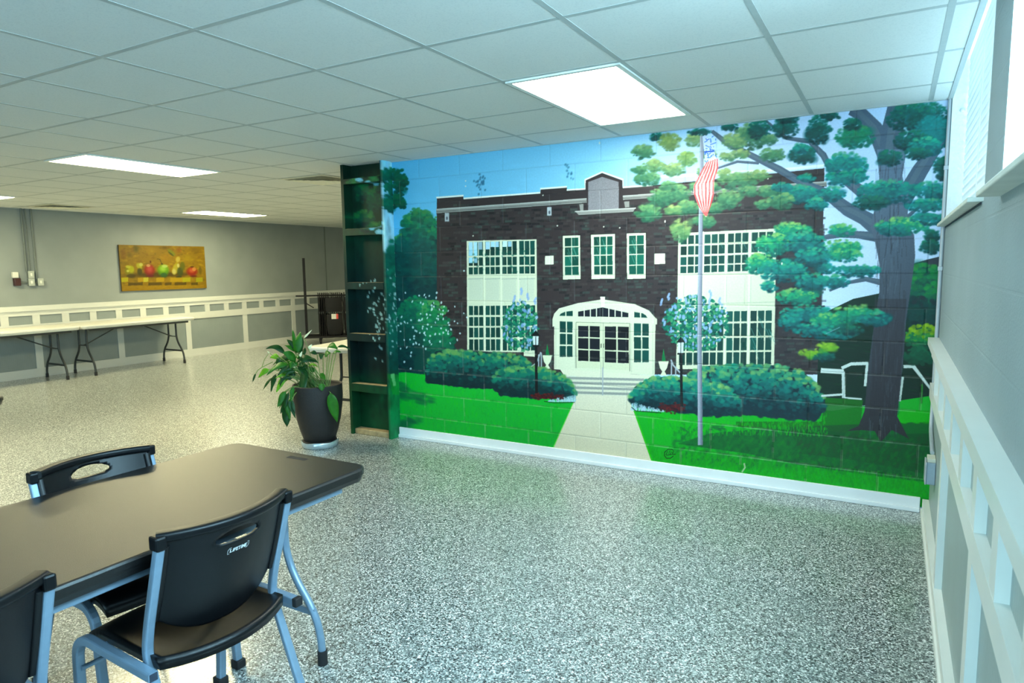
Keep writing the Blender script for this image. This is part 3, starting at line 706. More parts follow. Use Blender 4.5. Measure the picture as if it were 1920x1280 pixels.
    for (u, v, rx, ry, cs) in ((160, 235, 34, 22, TD), (80, 320, 62, 36, OB), (230, 265, 62, 46, [(72, 100, 66), (104, 132, 80), (136, 156, 96)]), (375, 255, 56, 32, OL), (400, 205, 60, 16, TD), (140, 400, 60, 34, OL), (100, 470, 70, 40, OB), (325, 360, 56, 40, [(64, 108, 70), (110, 146, 90), (150, 176, 110)]),
                               (250, 420, 60, 34, OL), (580, 178, 50, 18, TD), (690, 235, 80, 70, OB), (745, 195, 60, 55, TD), (600, 260, 60, 40, OL), (820, 335, 64, 38, OB), (560, 345, 46, 22, OL), (890, 185, 70, 50, TD), (900, 130, 60, 26, TD),
                               (1080, 190, 66, 80, TD), (1150, 110, 50, 26, TD), (990, 335, 66, 52, TD), (980, 300, 40, 26, TL), (1290, 235, 100, 62, [(6, 84, 76), (20, 112, 86), (70, 138, 92)]), (1270, 160, 44, 34, TD), (1240, 395, 110, 70, TL), (1200, 475, 70, 44, TL), (1310, 460, 50, 40, TL),
                               (1480, 545, 160, 60, TL), (1380, 610, 90, 40, TD), (1490, 355, 64, 42, TD), (1660, 130, 170, 90, TD), (1740, 210, 100, 90, [(0, 84, 84), (0, 112, 112), (10, 130, 126)]), (1620, 255, 100, 52, TD), (1690, 290, 90, 50, TL), (1650, 330, 70, 30, TD), (1790, 410, 44, 70, TD), (1730, 540, 90, 50, TL), (1700, 625, 110, 36, TL),
                               (1560, 745, 140, 46, YT), (1500, 760, 70, 34, TL), (1720, 700, 100, 34, TL), (1730, 800, 40, 34, TD), (1720, 865, 56, 40, TD), (1210, 865, 110, 40, YT), (1230, 910, 90, 34, YT), (1215, 765, 70, 34, YT), (1300, 1000, 120, 34, TL), (1180, 1060, 70, 34, TL), (1125, 985, 44, 28, TL),
                               (930, 770, 100, 44, YT), (830, 850, 100, 60, YT), (1000, 840, 110, 60, TL), (750, 960, 80, 54, YT), (880, 1000, 130, 60, TL), (800, 1090, 44, 26, TL), (960, 1150, 110, 46, YT), (1050, 920, 90, 50, TL), (1040, 1060, 90, 44, TL),
                               (180, 580, 60, 50, OB), (110, 670, 70, 44, OB), (270, 560, 70, 50, OB), (330, 640, 60, 40, OB), (290, 770, 50, 60, OL), (430, 715, 56, 40, OB), (570, 590, 76, 52, OB), (630, 490, 90, 46, OB), (730, 455, 70, 30, OL), (540, 455, 34, 40, OL), (950, 560, 130, 50, TL), (870, 600, 70, 44, OB), (1070, 620, 60, 34, TL), (1160, 560, 66, 40, TL), (220, 515, 44, 26, OB), (390, 520, 40, 26, OB), (480, 640, 50, 30, OB), (680, 545, 50, 26, OB), (800, 545, 60, 30, OB), (760, 620, 40, 24, OB), (870, 520, 50, 24, TL), (450, 330, 40, 22, OL), (640, 330, 44, 24, OL), (250, 650, 44, 26, OL), (60, 420, 40, 22, OB), (480, 520, 40, 22, OB), (1010, 470, 44, 22, TL), (800, 250, 44, 26, OB), (420, 430, 34, 22, OL)):
        x, y = A5(u, v); P.cluster(x, y, rx / 2.75, ry / 2.75, cs, size=5.6, n=int(rx * ry / 9.3 * 3.2 / 27 * 2.0) + 10, soft=0.8, flat=0.62)
    for (u, v, rx, ry, cs) in ((1000, 90, 140, 50, TL), (900, 140, 60, 50, TL), (1150, 140, 120, 50, YT), (1290, 90, 130, 50, YT), (1400, 120, 90, 40, TL), (1050, 190, 110, 40, TL), (1190, 215, 90, 30, TL), (1030, 330, 70, 26, [(70, 130, 66), (124, 170, 72), (160, 190, 90)]), (1120, 295, 60, 30, [(60, 130, 70), (120, 170, 72), (160, 190, 90)]), (1110, 350, 60, 24, TD), (1250, 190, 80, 30, TD)):
        x, y = A7(u, v); P.cluster(x, y, rx / 2.8, ry / 2.8, cs, size=6, soft=0.8, flat=0.6)
    P.line([A7(1115, 210), A7(1200, 170)], 2, (120, 150, 156), 0.7)
    for a in range(26):
        x, y = RNG.uniform(1060, 1110), RNG.uniform(1080, 1180)
    # lamps
    for x, yt, yl, yb in ((1004, 622, 649, 737), (1276, 634, 664, 762)):
        P.line([(x + 1, yl), (x + 2, yb)], 5, (14, 16, 18)); P.poly([(x - 5, yt + 6), (x + 6, yt + 6), (x + 5, yl - 2), (x - 4, yl - 2)], (216, 226, 224))
        P.poly([(x - 8, yt + 8), (x + 0.5, yt - 3), (x + 9, yt + 8)], (12, 14, 16)); P.line([(x - 6, yl - 1), (x + 7, yl - 1)], 3, (12, 14, 16)); P.line([(x + 0.5, yt + 6), (x + 0.5, yl)], 1.2, (20, 22, 24))
    # flag and pole
    for dx, c, w in ((0, (136, 142, 156), 8.5), (-2.2, (166, 172, 184), 2.4), (3.2, (104, 110, 124), 1.8)):
        P.line([(1316 + dx, 255), (1313.5 + dx, 430), (1311.5 + dx, 640), (1313 + dx, 834)], [w * 0.8, w * 0.9, w, w * 1.1], c)
    P.poly([(1317, 256), (1322, 253), (1338, 268), (1342, 300), (1330, 312), (1322, 300)], (196, 208, 230))
    for k in range(46): 
        x = RNG.normal(1330, 6); y = RNG.normal(285, 16); P.line([(x, y), (x + RNG.normal(0, 4), y + RNG.normal(0, 4))], 1.8, (52, 104, 190), 0.8)
    P.line([(1320, 285), (1339, 283)], 2.6, (40, 90, 180))
    fl = [(1324, 306), (1332, 298), (1341, 294), (1347, 311), (1341, 330), (1337.5, 344), (1337.5, 367), (1331, 388), (1324, 407), (1311, 390), (1300, 360), (1301, 347), (1318, 321)]
    P.poly(fl, (240, 222, 214))
    LB = np.array([(1325, 304), (1313, 325), (1301, 348), (1301, 364), (1311, 388), (1322, 404)], float); RB = np.array([(1345, 297), (1346, 314), (1338, 340), (1338, 364), (1332, 386), (1325, 405)], float)
    for k in range(6):
        t = k * 0.185 + 0.05
        C_ = LB * (1 - t) + RB * t
        fine = [C_[0]]
        for i in range(len(C_) - 1):
            for q in (0.33, 0.66, 1.0): fine.append(C_[i] * (1 - q) + C_[i + 1] * q)
        P.line(fine, [2.0] * 2 + [3.1] * (len(fine) - 6) + [2.4, 1.8, 1.4, 1.0], (214, 78, 80), 0.9)
    for k in range(60):
        x = RNG.uniform(1304, 1342); P.line([(x, RNG.uniform(310, 380)), (x - 2, RNG.uniform(310, 380))], 1.0, (246, 232, 226), 0.25)
    # marks of wear: chipped paint, drips
    for x, y in ((1247, 415), (1440, 335), (1466, 494), (1124, 268), (1162, 427), (887, 442), (1045, 423), (1018, 366), (1132, 425), (873, 339), (873, 349)):
        P.dab(x, y, 1.6, 3 if x in (1247, 1124, 1466) else 1.6, (226, 226, 214), 0, 0.9)
    P.line([(1395, 868), (1397, 876), (1391, 885)], 3, (200, 196, 170), 0.8)
    for k in range(30): P.dab(RNG.uniform(1325, 1360), RNG.uniform(798, 806), 4, 1.6, (8, 90, 50), 0.1, 0.5)
    P.line([A7(240, 770), A7(290, 800), A7(260, 830)], 4, (10, 100, 54), 0.7); P.line([A7(205, 850), A7(340, 870)], 4, (10, 100, 54), 0.6)
    # the painter's signature
    k = (6, 36, 18)
    P.line([A6(1668, 903), A6(1640, 902), A6(1620, 920), A6(1618, 940), A6(1632, 957), A6(1655, 956), A6(1672, 942)], 1.5, k)
    P.line([A6(1628, 936), A6(1638, 912), A6(1642, 930), A6(1652, 910), A6(1654, 932), A6(1664, 916), A6(1668, 930)], 1.3, k)
    P.line([A6(1630, 938), A6(1660, 934), A6(1686, 932)], 1.3, k); P.line([A6(1666, 904), A6(1675, 916), A6(1668, 926)], 1.2, k)
    # right and left margins where the painted scene stops
    P.poly([(1772, 470), (1790, 470), (1790, 640), (1766, 640)], (150, 146, 130), 0.8)

def mural_cols():
    P = Paint(1, 0.0, 0, MURAL_X0, 0.0, 0.0, H, 0.003)
    paint_mural(P)
    # block joints: paint is thinner on the joints
    Z = P.z0 + np.arange(P.Hh) * P.res; X = P.a0 + np.arange(P.W) * P.res
    C = P.lin(PAINT_GAIN)
    dz = np.abs((Z / 0.2016 + 0.5) % 1 - 0.5) * 0.2016
    course = np.floor(Z / 0.2016).astype(int)
    off = np.where(course % 2 == 0, 0.2016, 0.0)
    dx = np.abs(((X[None, :] + 0.475 + off[:, None]) / 0.4032 + 0.5) % 1 - 0.5) * 0.4032
    d = np.minimum(dz[:, None], dx)
    groove = np.exp(-(d / 0.0038) ** 2)
    line = np.exp(-(np.minimum(np.abs(dz - 0.004)[:, None], np.abs(dx - 0.004)) / 0.0022) ** 2)
    wear = np.clip(RNG.uniform(0, 1, (P.Hh // 12 + 2, P.W // 12 + 2)), 0, 1); wear = np.kron(wear, np.ones((12, 12)))[:P.Hh, :P.W]
    low = np.clip(1.2 - Z / 1.3, 0.15, 1)[:, None]
    a = (line * wear * 0.2 * low)[..., None]
    C = C * (1 - a) + np.array([0.62, 0.66, 0.6]) * a
    C = C * (1 - 0.12 * groove[..., None])
    return P, C, groove

def build_mural_wall():
    P, C, groove = mural_cols()
    X = P.a0 + np.arange(P.W) * P.res; X[-1] = 0.0
    Z = P.z0 + np.arange(P.Hh) * P.res; Z[-1] = H
    xx, zz = np.meshgrid(X, Z)
    co = np.zeros((P.Hh * P.W + 8, 3), np.float32)
    co[:-8, 0] = xx.ravel(); co[:-8, 2] = zz.ravel(); co[:-8, 1] = (groove * 0.0028).ravel()
    n = P.Hh * P.W
    x0, x1 = P.a0, 0.0
    co[n:] = [(x0, 0, 0), (x1, 0, 0), (x1, 0.2, 0), (x0, 0.2, 0), (x0, 0, H), (x1, 0, H), (x1, 0.2, H), (x0, 0.2, H)]
    idx = np.arange(n).reshape(P.Hh, P.W)
    q = np.stack([idx[:-1, :-1], idx[:-1, 1:], idx[1:, 1:], idx[1:, :-1]], -1).reshape(-1, 4)
    ex = np.array([(1, 2, 6, 5), (2, 3, 7, 6), (3, 0, 4, 7), (4, 5, 6, 7), (0, 3, 2, 1)]) + n
    F = np.concatenate([q, ex]).astype(np.int32)
    me = bpy.data.meshes.new('wall_back')
    me.vertices.add(len(co)); me.vertices.foreach_set('co', co.ravel())
    me.loops.add(F.size); me.loops.foreach_set('vertex_index', F.ravel())
    me.polygons.add(len(F)); me.polygons.foreach_set('loop_start', np.arange(0, F.size, 4, dtype=np.int32))
    me.update(calc_edges=True); me.validate()
    cols = np.concatenate([C.reshape(-1, 3), np.full((8, 3), 0.4)])
    set_paint(me, cols)
    me.materials.append(M['paint'])
    o = bpy.data.objects.new('wall_back', me); COL.objects.link(o)
    struct(o, 'block wall painted with a mural of a brick school, lawn and trees')
    return o
build_mural_wall()

# ------------------------------------------------------------------ room shell
YB, YF = -8.2, 8.4       # wall behind the camera, far wall
o = MB().add([(XL, YB, 0), (0.12, YB, 0), (0.12, YF, 0), (XL, YF, 0)], [(0, 1, 2, 3)]).build('floor', M['floor'])
struct(o, 'speckled grey flake epoxy floor')
# ceiling: tiles with a hole-free plane, the T-grid as a child
ceil = MB().box((XL, YB, H), (0.0, YF, H + 0.02)).build('ceiling', M['tile']); struct(ceil, 'white suspended tile ceiling')
g = MB()
i = -1
xs = []; x = GX0
while x > XL:
    xs.append(x); x -= GS
ys = []; y = GY0
while y > YB: y -= GS
y += GS
while y < YF:
    ys.append(y); y += GS
for x in xs: g.box((x - 0.012, YB, H - 0.0012), (x + 0.012, YF, H + 0.001))
for y in ys: g.box((XL, y - 0.012, H - 0.001), (0, y + 0.012, H + 0.001))
g.box((-0.022, YB, H - 0.004), (0.0, 0.0, H + 0.001)); g.box((XL, YB, H - 0.004), (XL + 0.022, YF, H + 0.001))
g.box((MURAL_X0, -0.02, H - 0.004), (0, 0, H + 0.001))
g.build('ceiling_grid', M['grid'], ceil)

# left wall, far wall, wall behind the camera
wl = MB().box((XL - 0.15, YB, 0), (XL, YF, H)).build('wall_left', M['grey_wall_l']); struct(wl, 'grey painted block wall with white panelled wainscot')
MB().box((XL, 6.03, 0.98), (XL + 0.012, 6.05, H)).build('joint_strip', M['conduit_g'], wl)
w = MB().box((XL - 0.15, YF, 0), (0.15, YF + 0.15, H)).build('wall_far', M['grey_wall_f']); struct(w)
FX0, FX1, FZ0, FZ1 = -3.3, -0.7, 0.85, 2.2       # glazed opening in the wall behind the viewer
w = MB().box((XL - 0.15, YB - 0.15, 0), (FX0, YB, H + 0.4)).box((FX1, YB - 0.15, 0), (0.35, YB, H + 0.4)).box((FX0, YB - 0.15, 0), (FX1, YB, FZ0)).box((FX0, YB - 0.15, FZ1), (FX1, YB, H + 0.4)).build('wall_front', M['grey_wall_f']); struct(w)
win = MB()
for xa, xb, za, zb in ((FX0, FX0 + 0.06, FZ0, FZ1), (FX1 - 0.06, FX1, FZ0, FZ1), (FX0, FX1, FZ0, FZ0 + 0.06), (FX0, FX1, FZ1 - 0.06, FZ1), ((FX0 + FX1) / 2 - 0.03, (FX0 + FX1) / 2 + 0.03, FZ0, FZ1)):
    win.bbox((xa, YB - 0.12, za), (xb, YB - 0.06, zb))
wo = win.build('window_4', M['white']); struct(wo, 'wide window in the wall behind the viewer')
MB().box((FX0 + 0.03, YB - 0.092, FZ0 + 0.03), (FX1 - 0.03, YB - 0.088, FZ1 - 0.03)).build('pane', M['glass'], wo)

# right wall: solid below the sills, piers between two windows; each opening runs up past the suspended ceiling
WT = 0.24; ZT = 2.78
W1 = (-1.90, -0.03); W2 = (-4.3, -2.33); W3 = (-6.75, -4.75); ZS1, ZS2 = 1.675, 1.655; ZH = 2.64  # third opening is unseen, added to bring daylight into the near room
b = MB()
b.box((0, YB, 0), (WT, YF, ZS2)); b.box((0, W1[0], ZS2), (WT, W1[1], ZS1))
b.box((0, W1[1], ZS2), (WT, YF, ZT)); b.box((0, W2[1], ZS2), (WT, W1[0], ZT)); b.box((0, W3[1], ZS2), (WT, W2[0], ZT)); b.box((0, YB, ZS2), (WT, W3[0], ZT)); b.box((0, W3[0], ZH), (WT, W3[1], ZT))
b.box((0, W1[0], ZH), (WT, W1[1], ZT)); b.box((0, W2[0], ZH), (WT, W2[1], ZT))
wr = b.build('wall_right', M['grey_wall_r']); struct(wr, 'grey painted block wall with two high windows')
for n, (W, zs) in enumerate(((W1, ZS1), (W2, ZS2), (W3, ZS2)), 1):
    win = MB()
    win.bbox((0.125, W[0], zs), (0.17, W[0] + 0.05, ZH)); win.bbox((0.125, W[1] - 0.05, zs), (0.17, W[1], ZH))
    win.bbox((0.125, W[0], zs), (0.17, W[1], zs + 0.05)); win.bbox((0.125, W[0], ZH - 0.05), (0.17, W[1], ZH))
    mid = (W[0] + W[1]) / 2; win.bbox((0.13, mid - 0.02, zs), (0.165, mid + 0.02, ZH))
    wo = win.build('window_%d' % n, M['white']); struct(wo, 'high window with white frame')
    MB().box((0.146, W[0] + 0.03, zs + 0.03), (0.15, W[1] - 0.03, ZH - 0.03)).build('pane', M['glass'], wo)
    j = MB()   # plastered white returns of the opening
    j.box((-0.002, W[1] - 0.006, zs), (0.125, W[1] + 0.001, ZH)); j.box((0.0, W[0] - 0.001, zs), (0.125, W[0] + 0.006, ZH))
    j.box((0.0, W[0], ZH - 0.006), (0.125, W[1], ZH + 0.001))
    j.build('reveal', M['jamb'], wo)
    if n == 1:
        MB().lathe([(0.0, 0.0), (0.012, 0.002), (0.013, 0.008), (0.009, 0.016), (0.0, 0.018)], seg=12).build('bolt', M['jamb'], wo, loc=(0.045, W[1] - 0.004, 2.3)).rotation_euler = (PI / 2, 0, 0)
        s = MB().bbox((-0.042, -1.86, ZS1), (0.125, -0.035, ZS1 + 0.016), 0.003)
        s.build('sill', M['dust'], wo)
        MB().bbox((-0.004, -1.845, ZS1 - 0.008), (0.0, -0.06, ZS1), 0.002).build('sill_gap_shade', M['gap_shade'], wo)  # dark strip imitating the shaded gap under the sill
    else:
        MB().bbox((-0.056, W[0], ZS2), (0.125, W[1] + 0.02, ZS2 + 0.016), 0.003).build('sill', M['dust'], wo)
# blind in the window by the mural
bl = thing('window_blind', 'white horizontal slat blind in the high window beside the mural tree', 'blind', (0.075, (W1[0] + W1[1]) / 2, ZS1 + 0.02))
sl = MB(); Lh = (W1[1] - W1[0]) / 2 - 0.012; z = 0.03
sa = math.radians(66)
while z < ZH - ZS1 - 0.08:
    prof = []
    for t_ in (-1, -0.5, 0, 0.5, 1):       # crowned slat, upper edge leaning into the room
        c_, n_ = t_ * 0.025, 0.005 * (1 - t_ * t_)
        prof.append((-c_ * math.cos(sa) - n_ * math.sin(sa), z + c_ * math.sin(sa) - n_ * math.cos(sa)))
    prof += [(x_ + 0.0022, z_ + 0.001) for x_, z_ in prof[::-1]]
    n_ = len(prof)
    sl.add([(x_, -Lh, z_) for x_, z_ in prof] + [(x_, Lh, z_) for x_, z_ in prof], [(i, (i + 1) % n_, n_ + (i + 1) % n_, n_ + i) for i in range(n_)] + [tuple(range(n_))[::-1], tuple(range(n_, 2 * n_))])
    z += 0.043
sl.build('slats', M['slat'], bl)
MB().bbox((-0.03, -Lh, ZH - ZS1 - 0.075), (0.03, Lh, ZH - ZS1 - 0.03), 0.004).build('headrail', M['whitepvc'], bl)
MB().bbox((-0.024, -Lh, -0.003), (0.024, Lh, 0.012), 0.003).build('bottom_rail', M['whitepvc'], bl)
for yy in (-Lh + 0.2, 0.0, Lh - 0.2): MB().box((-0.0225, yy - 0.001, 0.0), (-0.0205, yy + 0.001, ZH - ZS1 - 0.05)).build('ladder_cord', M['whitepvc'], bl)

# wainscot of the left wall
def wainscot(name, xw, sgn, y0, y1, zs, stile_y, third, bead, label, wst=0.095, t=0.02, wm='white_l'):
    """zs = base top, lower rail bottom, lower rail top, board bottom, cap bottom, cap top"""
    def bx(a, ya, za, c, yb, zb, m): m.box((min(xw + sgn * a, xw + sgn * c), ya, za), (max(xw + sgn * a, xw + sgn * c), yb, zb))
    root = MB(); bx(-0.004, y0, 0.0, 0.004, y1, zs[4], root)
    ro = root.build(name, bead); struct(ro, label)
    m = MB(); bx(0.004, y0, 0.0, t + 0.004, y1, zs[0], m); bx(t, y0, 0.0, t + 0.012, y1, 0.03, m); m.build('base_board', M[wm], ro)
    m = MB(); bx(0.004, y0, zs[1], t, y1, zs[2], m); m.build('lower_rail', M[wm], ro)
    m = MB(); bx(0.004, y0, zs[3], t, y1, zs[4], m); m.build('top_board', M[wm], ro)
    m = MB(); bx(0.0, y0, zs[4] + 0.022, t + 0.022, y1, zs[5], m); bx(0.0, y0, zs[4], t + 0.009, y1, zs[4] + 0.024, m); m.build('cap_rail', M[wm], ro)
    for k, ys in enumerate(stile_y):
        if ys < y0 or ys > y1: continue
        m = MB(); bx(0.004, ys - wst / 2, zs[2], t - 0.001, ys + wst / 2, zs[3], m)
        if k % 3 == third: bx(0.004, ys - wst / 2, zs[0], t - 0.001, ys + wst / 2, zs[1], m)
        m.build('stile', M[wm], ro)
    return ro
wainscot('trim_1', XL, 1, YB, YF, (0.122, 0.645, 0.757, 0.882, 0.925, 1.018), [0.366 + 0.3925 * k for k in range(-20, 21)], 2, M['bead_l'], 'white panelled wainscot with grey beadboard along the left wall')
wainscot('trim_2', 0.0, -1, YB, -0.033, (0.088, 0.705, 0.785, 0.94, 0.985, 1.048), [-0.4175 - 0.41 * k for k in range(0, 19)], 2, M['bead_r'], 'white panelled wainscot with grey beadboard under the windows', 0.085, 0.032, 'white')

# white base along the mural
bb = MB().bbox((MURAL_X0, -0.018, 0.0), (-0.046, 0.0, 0.088), 0.003).build('baseboard_back', M['whitepvc']); struct(bb, 'white base board under the mural')
MB().bbox((MURAL_X0, -0.032, 0.0), (-0.046, -0.018, 0.028), 0.004).build('shoe_moulding', M['whitepvc'], bb)

# painted timber post casing at the end of the mural wall
PXL, PXR, PY = -4.45, -3.9797, -0.125
PF = Paint(1, PY, 0, PXL - 0.02, PXR + 0.02, 0.0, H, 0.005)
PS = Paint(0, PXR, 1, PY - 0.02, 0.05, 0.0, H, 0.005)
def paint_post(F, S):
    Z = F.z0 + np.arange(F.Hh) * F.res
    def ramp(stops, Z):
        zs = [s[0] for s in stops]; return np.stack([np.interp(Z, zs, [s[1][k] for s in stops]) for k in range(3)], -1) / 255
    base = 0.62 * ramp([(0, (20, 104, 66)), (0.42, (14, 92, 58)), (0.52, (10, 74, 56)), (0.62, (6, 48, 46)), (1.0, (6, 52, 50)), (1.4, (10, 64, 58)), (1.8, (22, 84, 60)), (2.1, (18, 76, 54)), (2.37, (12, 60, 44))], Z)  # front paint darkened overall to carry the shade inside the casing
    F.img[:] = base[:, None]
    S.img[:] = ramp([(0, (34, 130, 84)), (0.45, (24, 120, 74)), (0.58, (8, 60, 54)), (1.3, (10, 72, 64)), (1.45, (22, 96, 80)), (1.6, (176, 220, 236)), (2.37, (150, 208, 236))], Z)[:, None]
    for q in (F, S):
        for k in range(420):
            u, v = int(RNG.integers(0, q.W)), int(RNG.integers(0, q.Hh)); r = int(RNG.integers(2, 9))
            a, b, c, d = max(u - r, 0), min(u + r, q.W), max(v - 2 * r, 0), min(v + 2 * r, q.Hh)
            yy, xx = np.mgrid[c:d, a:b]; al = np.clip(1.2 - np.hypot((xx - u) / r, (yy - v) / (1.6 * r)), 0, 1) * 0.5
            f = RNG.uniform(0.6, 1.35); q.put(np.clip(q.img[v, u] * f, 0, 1), al, a, b, c, d)
    FD = [(4, 40, 40), (10, 66, 52), (24, 92, 58), (66, 112, 62)]
    for x, y, rx, ry in ((662, 355, 12, 22), (690, 372, 18, 26), (668, 408, 20, 16), (700, 345, 10, 18), (690, 425, 18, 10)): F.cluster(x, y, rx, ry, FD, size=5)
    for x, y in ((672, 336), (676, 338), (704, 424), (698, 428), (712, 418), (690, 342)): F.dab(x, y, 7, 4, (128, 184, 206), 0, 0.85)
    for x in range(708, 726, 3): F.dab(x, 432 + (x % 5), 5, 5, (140, 190, 206), 0, 0.8)
    for k in range(60):
        x, y = RNG.normal(700, 14), RNG.normal(590, 34); F.dab(x, y, 1.8, 3.2, (176, 206, 204), RNG.uniform(-0.6, 0.6), 0.8)
    for x, y, rx, ry in ((732, 330, 20, 16), (738, 358, 18, 22), (735, 385, 20, 14)): S.cluster(x, y, rx, ry, [(6, 62, 58), (12, 96, 78), (20, 112, 84)], size=5)
    for x, y, rx, ry in ((735, 500, 16, 50), (738, 560, 16, 60), (740, 640, 14, 50)): S.cluster(x, y, rx, ry, [(8, 56, 54), (12, 84, 74), (22, 104, 84)], size=7)
    for k in range(46):
        x, y = RNG.normal(738, 7), RNG.normal(590, 40); S.dab(x, y, 1.6, 3.0, (176, 206, 210), RNG.uniform(-0.6, 0.6), 0.8)
    S.poly([(732, 700), (740, 700), (742, 722), (738, 724), (735, 714)], (190, 196, 178))
    S.poly([(728, 700), (760, 704), (764, 740), (736, 740)], (20, 150, 60), 0.5)
paint_post(PF, PS)

def painted_board(name, lo, hi, parent, step=0.008):
    bm = bmesh.new(); bmesh.ops.create_cube(bm, size=1)
    lo = np.array(lo); hi = np.array(hi); c = (lo + hi) / 2; s = hi - lo
    for v in bm.verts: v.co = Vector((v.co.x * s[0] + c[0], v.co.y * s[1] + c[1], v.co.z * s[2] + c[2]))
    for ax in range(3):
        n = int(s[ax] / (0.03 if s[ax] < 0.03 else step))
        for k in range(1, n):
            co = [0, 0, 0]; no = [0, 0, 0]; co[ax] = lo[ax] + s[ax] * k / n; no[ax] = 1
            bmesh.ops.bisect_plane(bm, geom=list(bm.verts) + list(bm.edges) + list(bm.faces), plane_co=co, plane_no=no)
    me = bpy.data.meshes.new(name); bm.to_mesh(me); bm.free()
    n = len(me.vertices); co = np.zeros(n * 3, np.float32); me.vertices.foreach_get('co', co); co = co.reshape(-1, 3)
    cf = PF.sample(co[:, 0], co[:, 2]); cs = PS.sample(co[:, 1], co[:, 2])
    side = (co[:, 0] > PXR - 0.004)[:, None]
    set_paint(me, np.where(side, cs, cf)); me.materials.append(M['paint2'])
    o = bpy.data.objects.new(name, me); COL.objects.link(o)
    if parent is not None: o.parent = parent
    return o
post = painted_board('trim_3', (PXL + 0.03, -0.022, 0.0), (PXR - 0.03, -0.006, H), None, 0.012)
struct(post, 'green painted open timber post casing with cross boards at the end of the mural')
painted_board('side_board', (PXL, PY, 0.0), (PXL + 0.03, 0.12, H), post, 0.012)
painted_board('side_board', (PXR - 0.03, PY, 0.0), (PXR, -0.0005, H), post, 0.012)
for za, zb in ((2.207, 2.25), (1.768, 1.825), (1.303, 1.362), (0.848, 0.914), (0.396, 0.466)):
    painted_board('cross_board', (PXL + 0.0305, PY - 0.004, za), (PXR - 0.0305, -0.024, zb), post)
MB().bbox((PXL + 0.031, PY + 0.02, 0.0), (PXR - 0.031, -0.024, 0.05), 0.006).build('bottom_block', M['bare'], post)
for za in (0.9142, 1.3622, 1.8252, 0.4662):
    MB().box((PXL + 0.04, PY - 0.004, za), (PXR - 0.04, -0.06, za + 0.0006)).build('worn_edge', M['bare'], post)
w = MB().box((-4.40, 0.0, 0), (MURAL_X0 - 0.001, 0.2, H)).build('wall_end', M['grey_wall_f']); struct(w)

# ------------------------------------------------------------------ ceiling lights and vents
def ceiling_light(x, y, label, first):
    if first is None:
        t = thing('ceiling_light', label, 'ceiling light', (x, y, H), 0, 'recessed ceiling lights')
        fx, fy = GS / 2 - 0.012, GS - 0.012
        f = MB()
        for (a, b_) in (((-fx, -fy), (fx, -fy + 0.025)), ((-fx, fy - 0.025), (fx, fy)), ((-fx, -fy), (-fx + 0.025, fy)), ((fx - 0.025, -fy), (fx, fy))):
            f.box((a[0], a[1], -0.009), (b_[0], b_[1], 0.0))
        f.build('frame', M['white'], t)
        MB().box((-fx + 0.02, -fy + 0.02, -0.0065), (fx - 0.02, fy - 0.02, -0.001)).build('diffuser', M['lamp_cool'], t)
        return t
    t = copy_tree(first); t.location = (x, y, H); t['label'] = label
    d = [c for c in kids(t) if c.name.startswith('diffuser')][0]
    d.data = d.data.copy(); d.data.materials[0] = M['lamp']
    return t
xsl = (GX0 - 2.5 * GS, GX0 - 9.5 * GS, GX0 - 15.5 * GS); ysl = (GY0 - GS, GY0 + 5 * GS, GY0 - 7 * GS)
L0 = ceiling_light(xsl[0], ysl[0], 'large bright ceiling light panel directly in front of the mural', None)
ceiling_light(xsl[1], ysl[0], 'long ceiling light panel in the middle of the ceiling, left of the post', L0)
ceiling_light(xsl[2], ysl[1], 'small far ceiling light panel above the fruit painting', L0)
ceiling_light(xsl[2], ysl[0], 'ceiling light panel cut by the left edge, above the wall conduits', L0)
ceiling_light(xsl[1], ysl[1], 'ceiling light panel hidden behind the painted post', L0)
ceiling_light(xsl[1], GY0 + 11 * GS, 'unseen ceiling light panel added deep behind the mural wall', L0)  # unseen panel, added to brighten the back of the room

def vent(x, y, label, first=None):
    if first is not None:
        t = copy_tree(first); t.location = (x, y, H); t['label'] = label; return t
    t = thing('ceiling_vent', label, 'air vent', (x, y, H), 0, 'square ceiling vents')
    s = GS / 2 - 0.012
    m = MB()
    def ring(m, a, b_, z0, z1):
        v = [(-a, -a, z0), (a, -a, z0), (a, a, z0), (-a, a, z0), (-b_, -b_, z1), (b_, -b_, z1), (b_, b_, z1), (-b_, b_, z1)]
        m.add(v, [(0, 1, 5, 4), (1, 2, 6, 5), (2, 3, 7, 6), (3, 0, 4, 7)])
    ring(m, s, s - 0.03, -0.005, -0.008); m.build('frame', M['vent'], t)
    MB().box((-s + 0.01, -s + 0.01, -0.003), (s - 0.01, s - 0.01, -0.001)).build('backing', M['ventdark'], t)
    m = MB()
    for r in (0.24, 0.19, 0.14, 0.09): ring(m, r, r - 0.034, -0.016, -0.006)
    m.box((-0.05, -0.05, -0.014), (0.05, 0.05, -0.012)); m.build('louvre', M['vent'], t)
    return t
v0 = vent(GX0 - 8.5 * GS, GY0 + 1.5 * GS, 'square ceiling vent against the top of the painted post')
vent(GX0 - 16.5 * GS, GY0 + 1.5 * GS, 'square ceiling vent near the wall conduits on the left', v0)

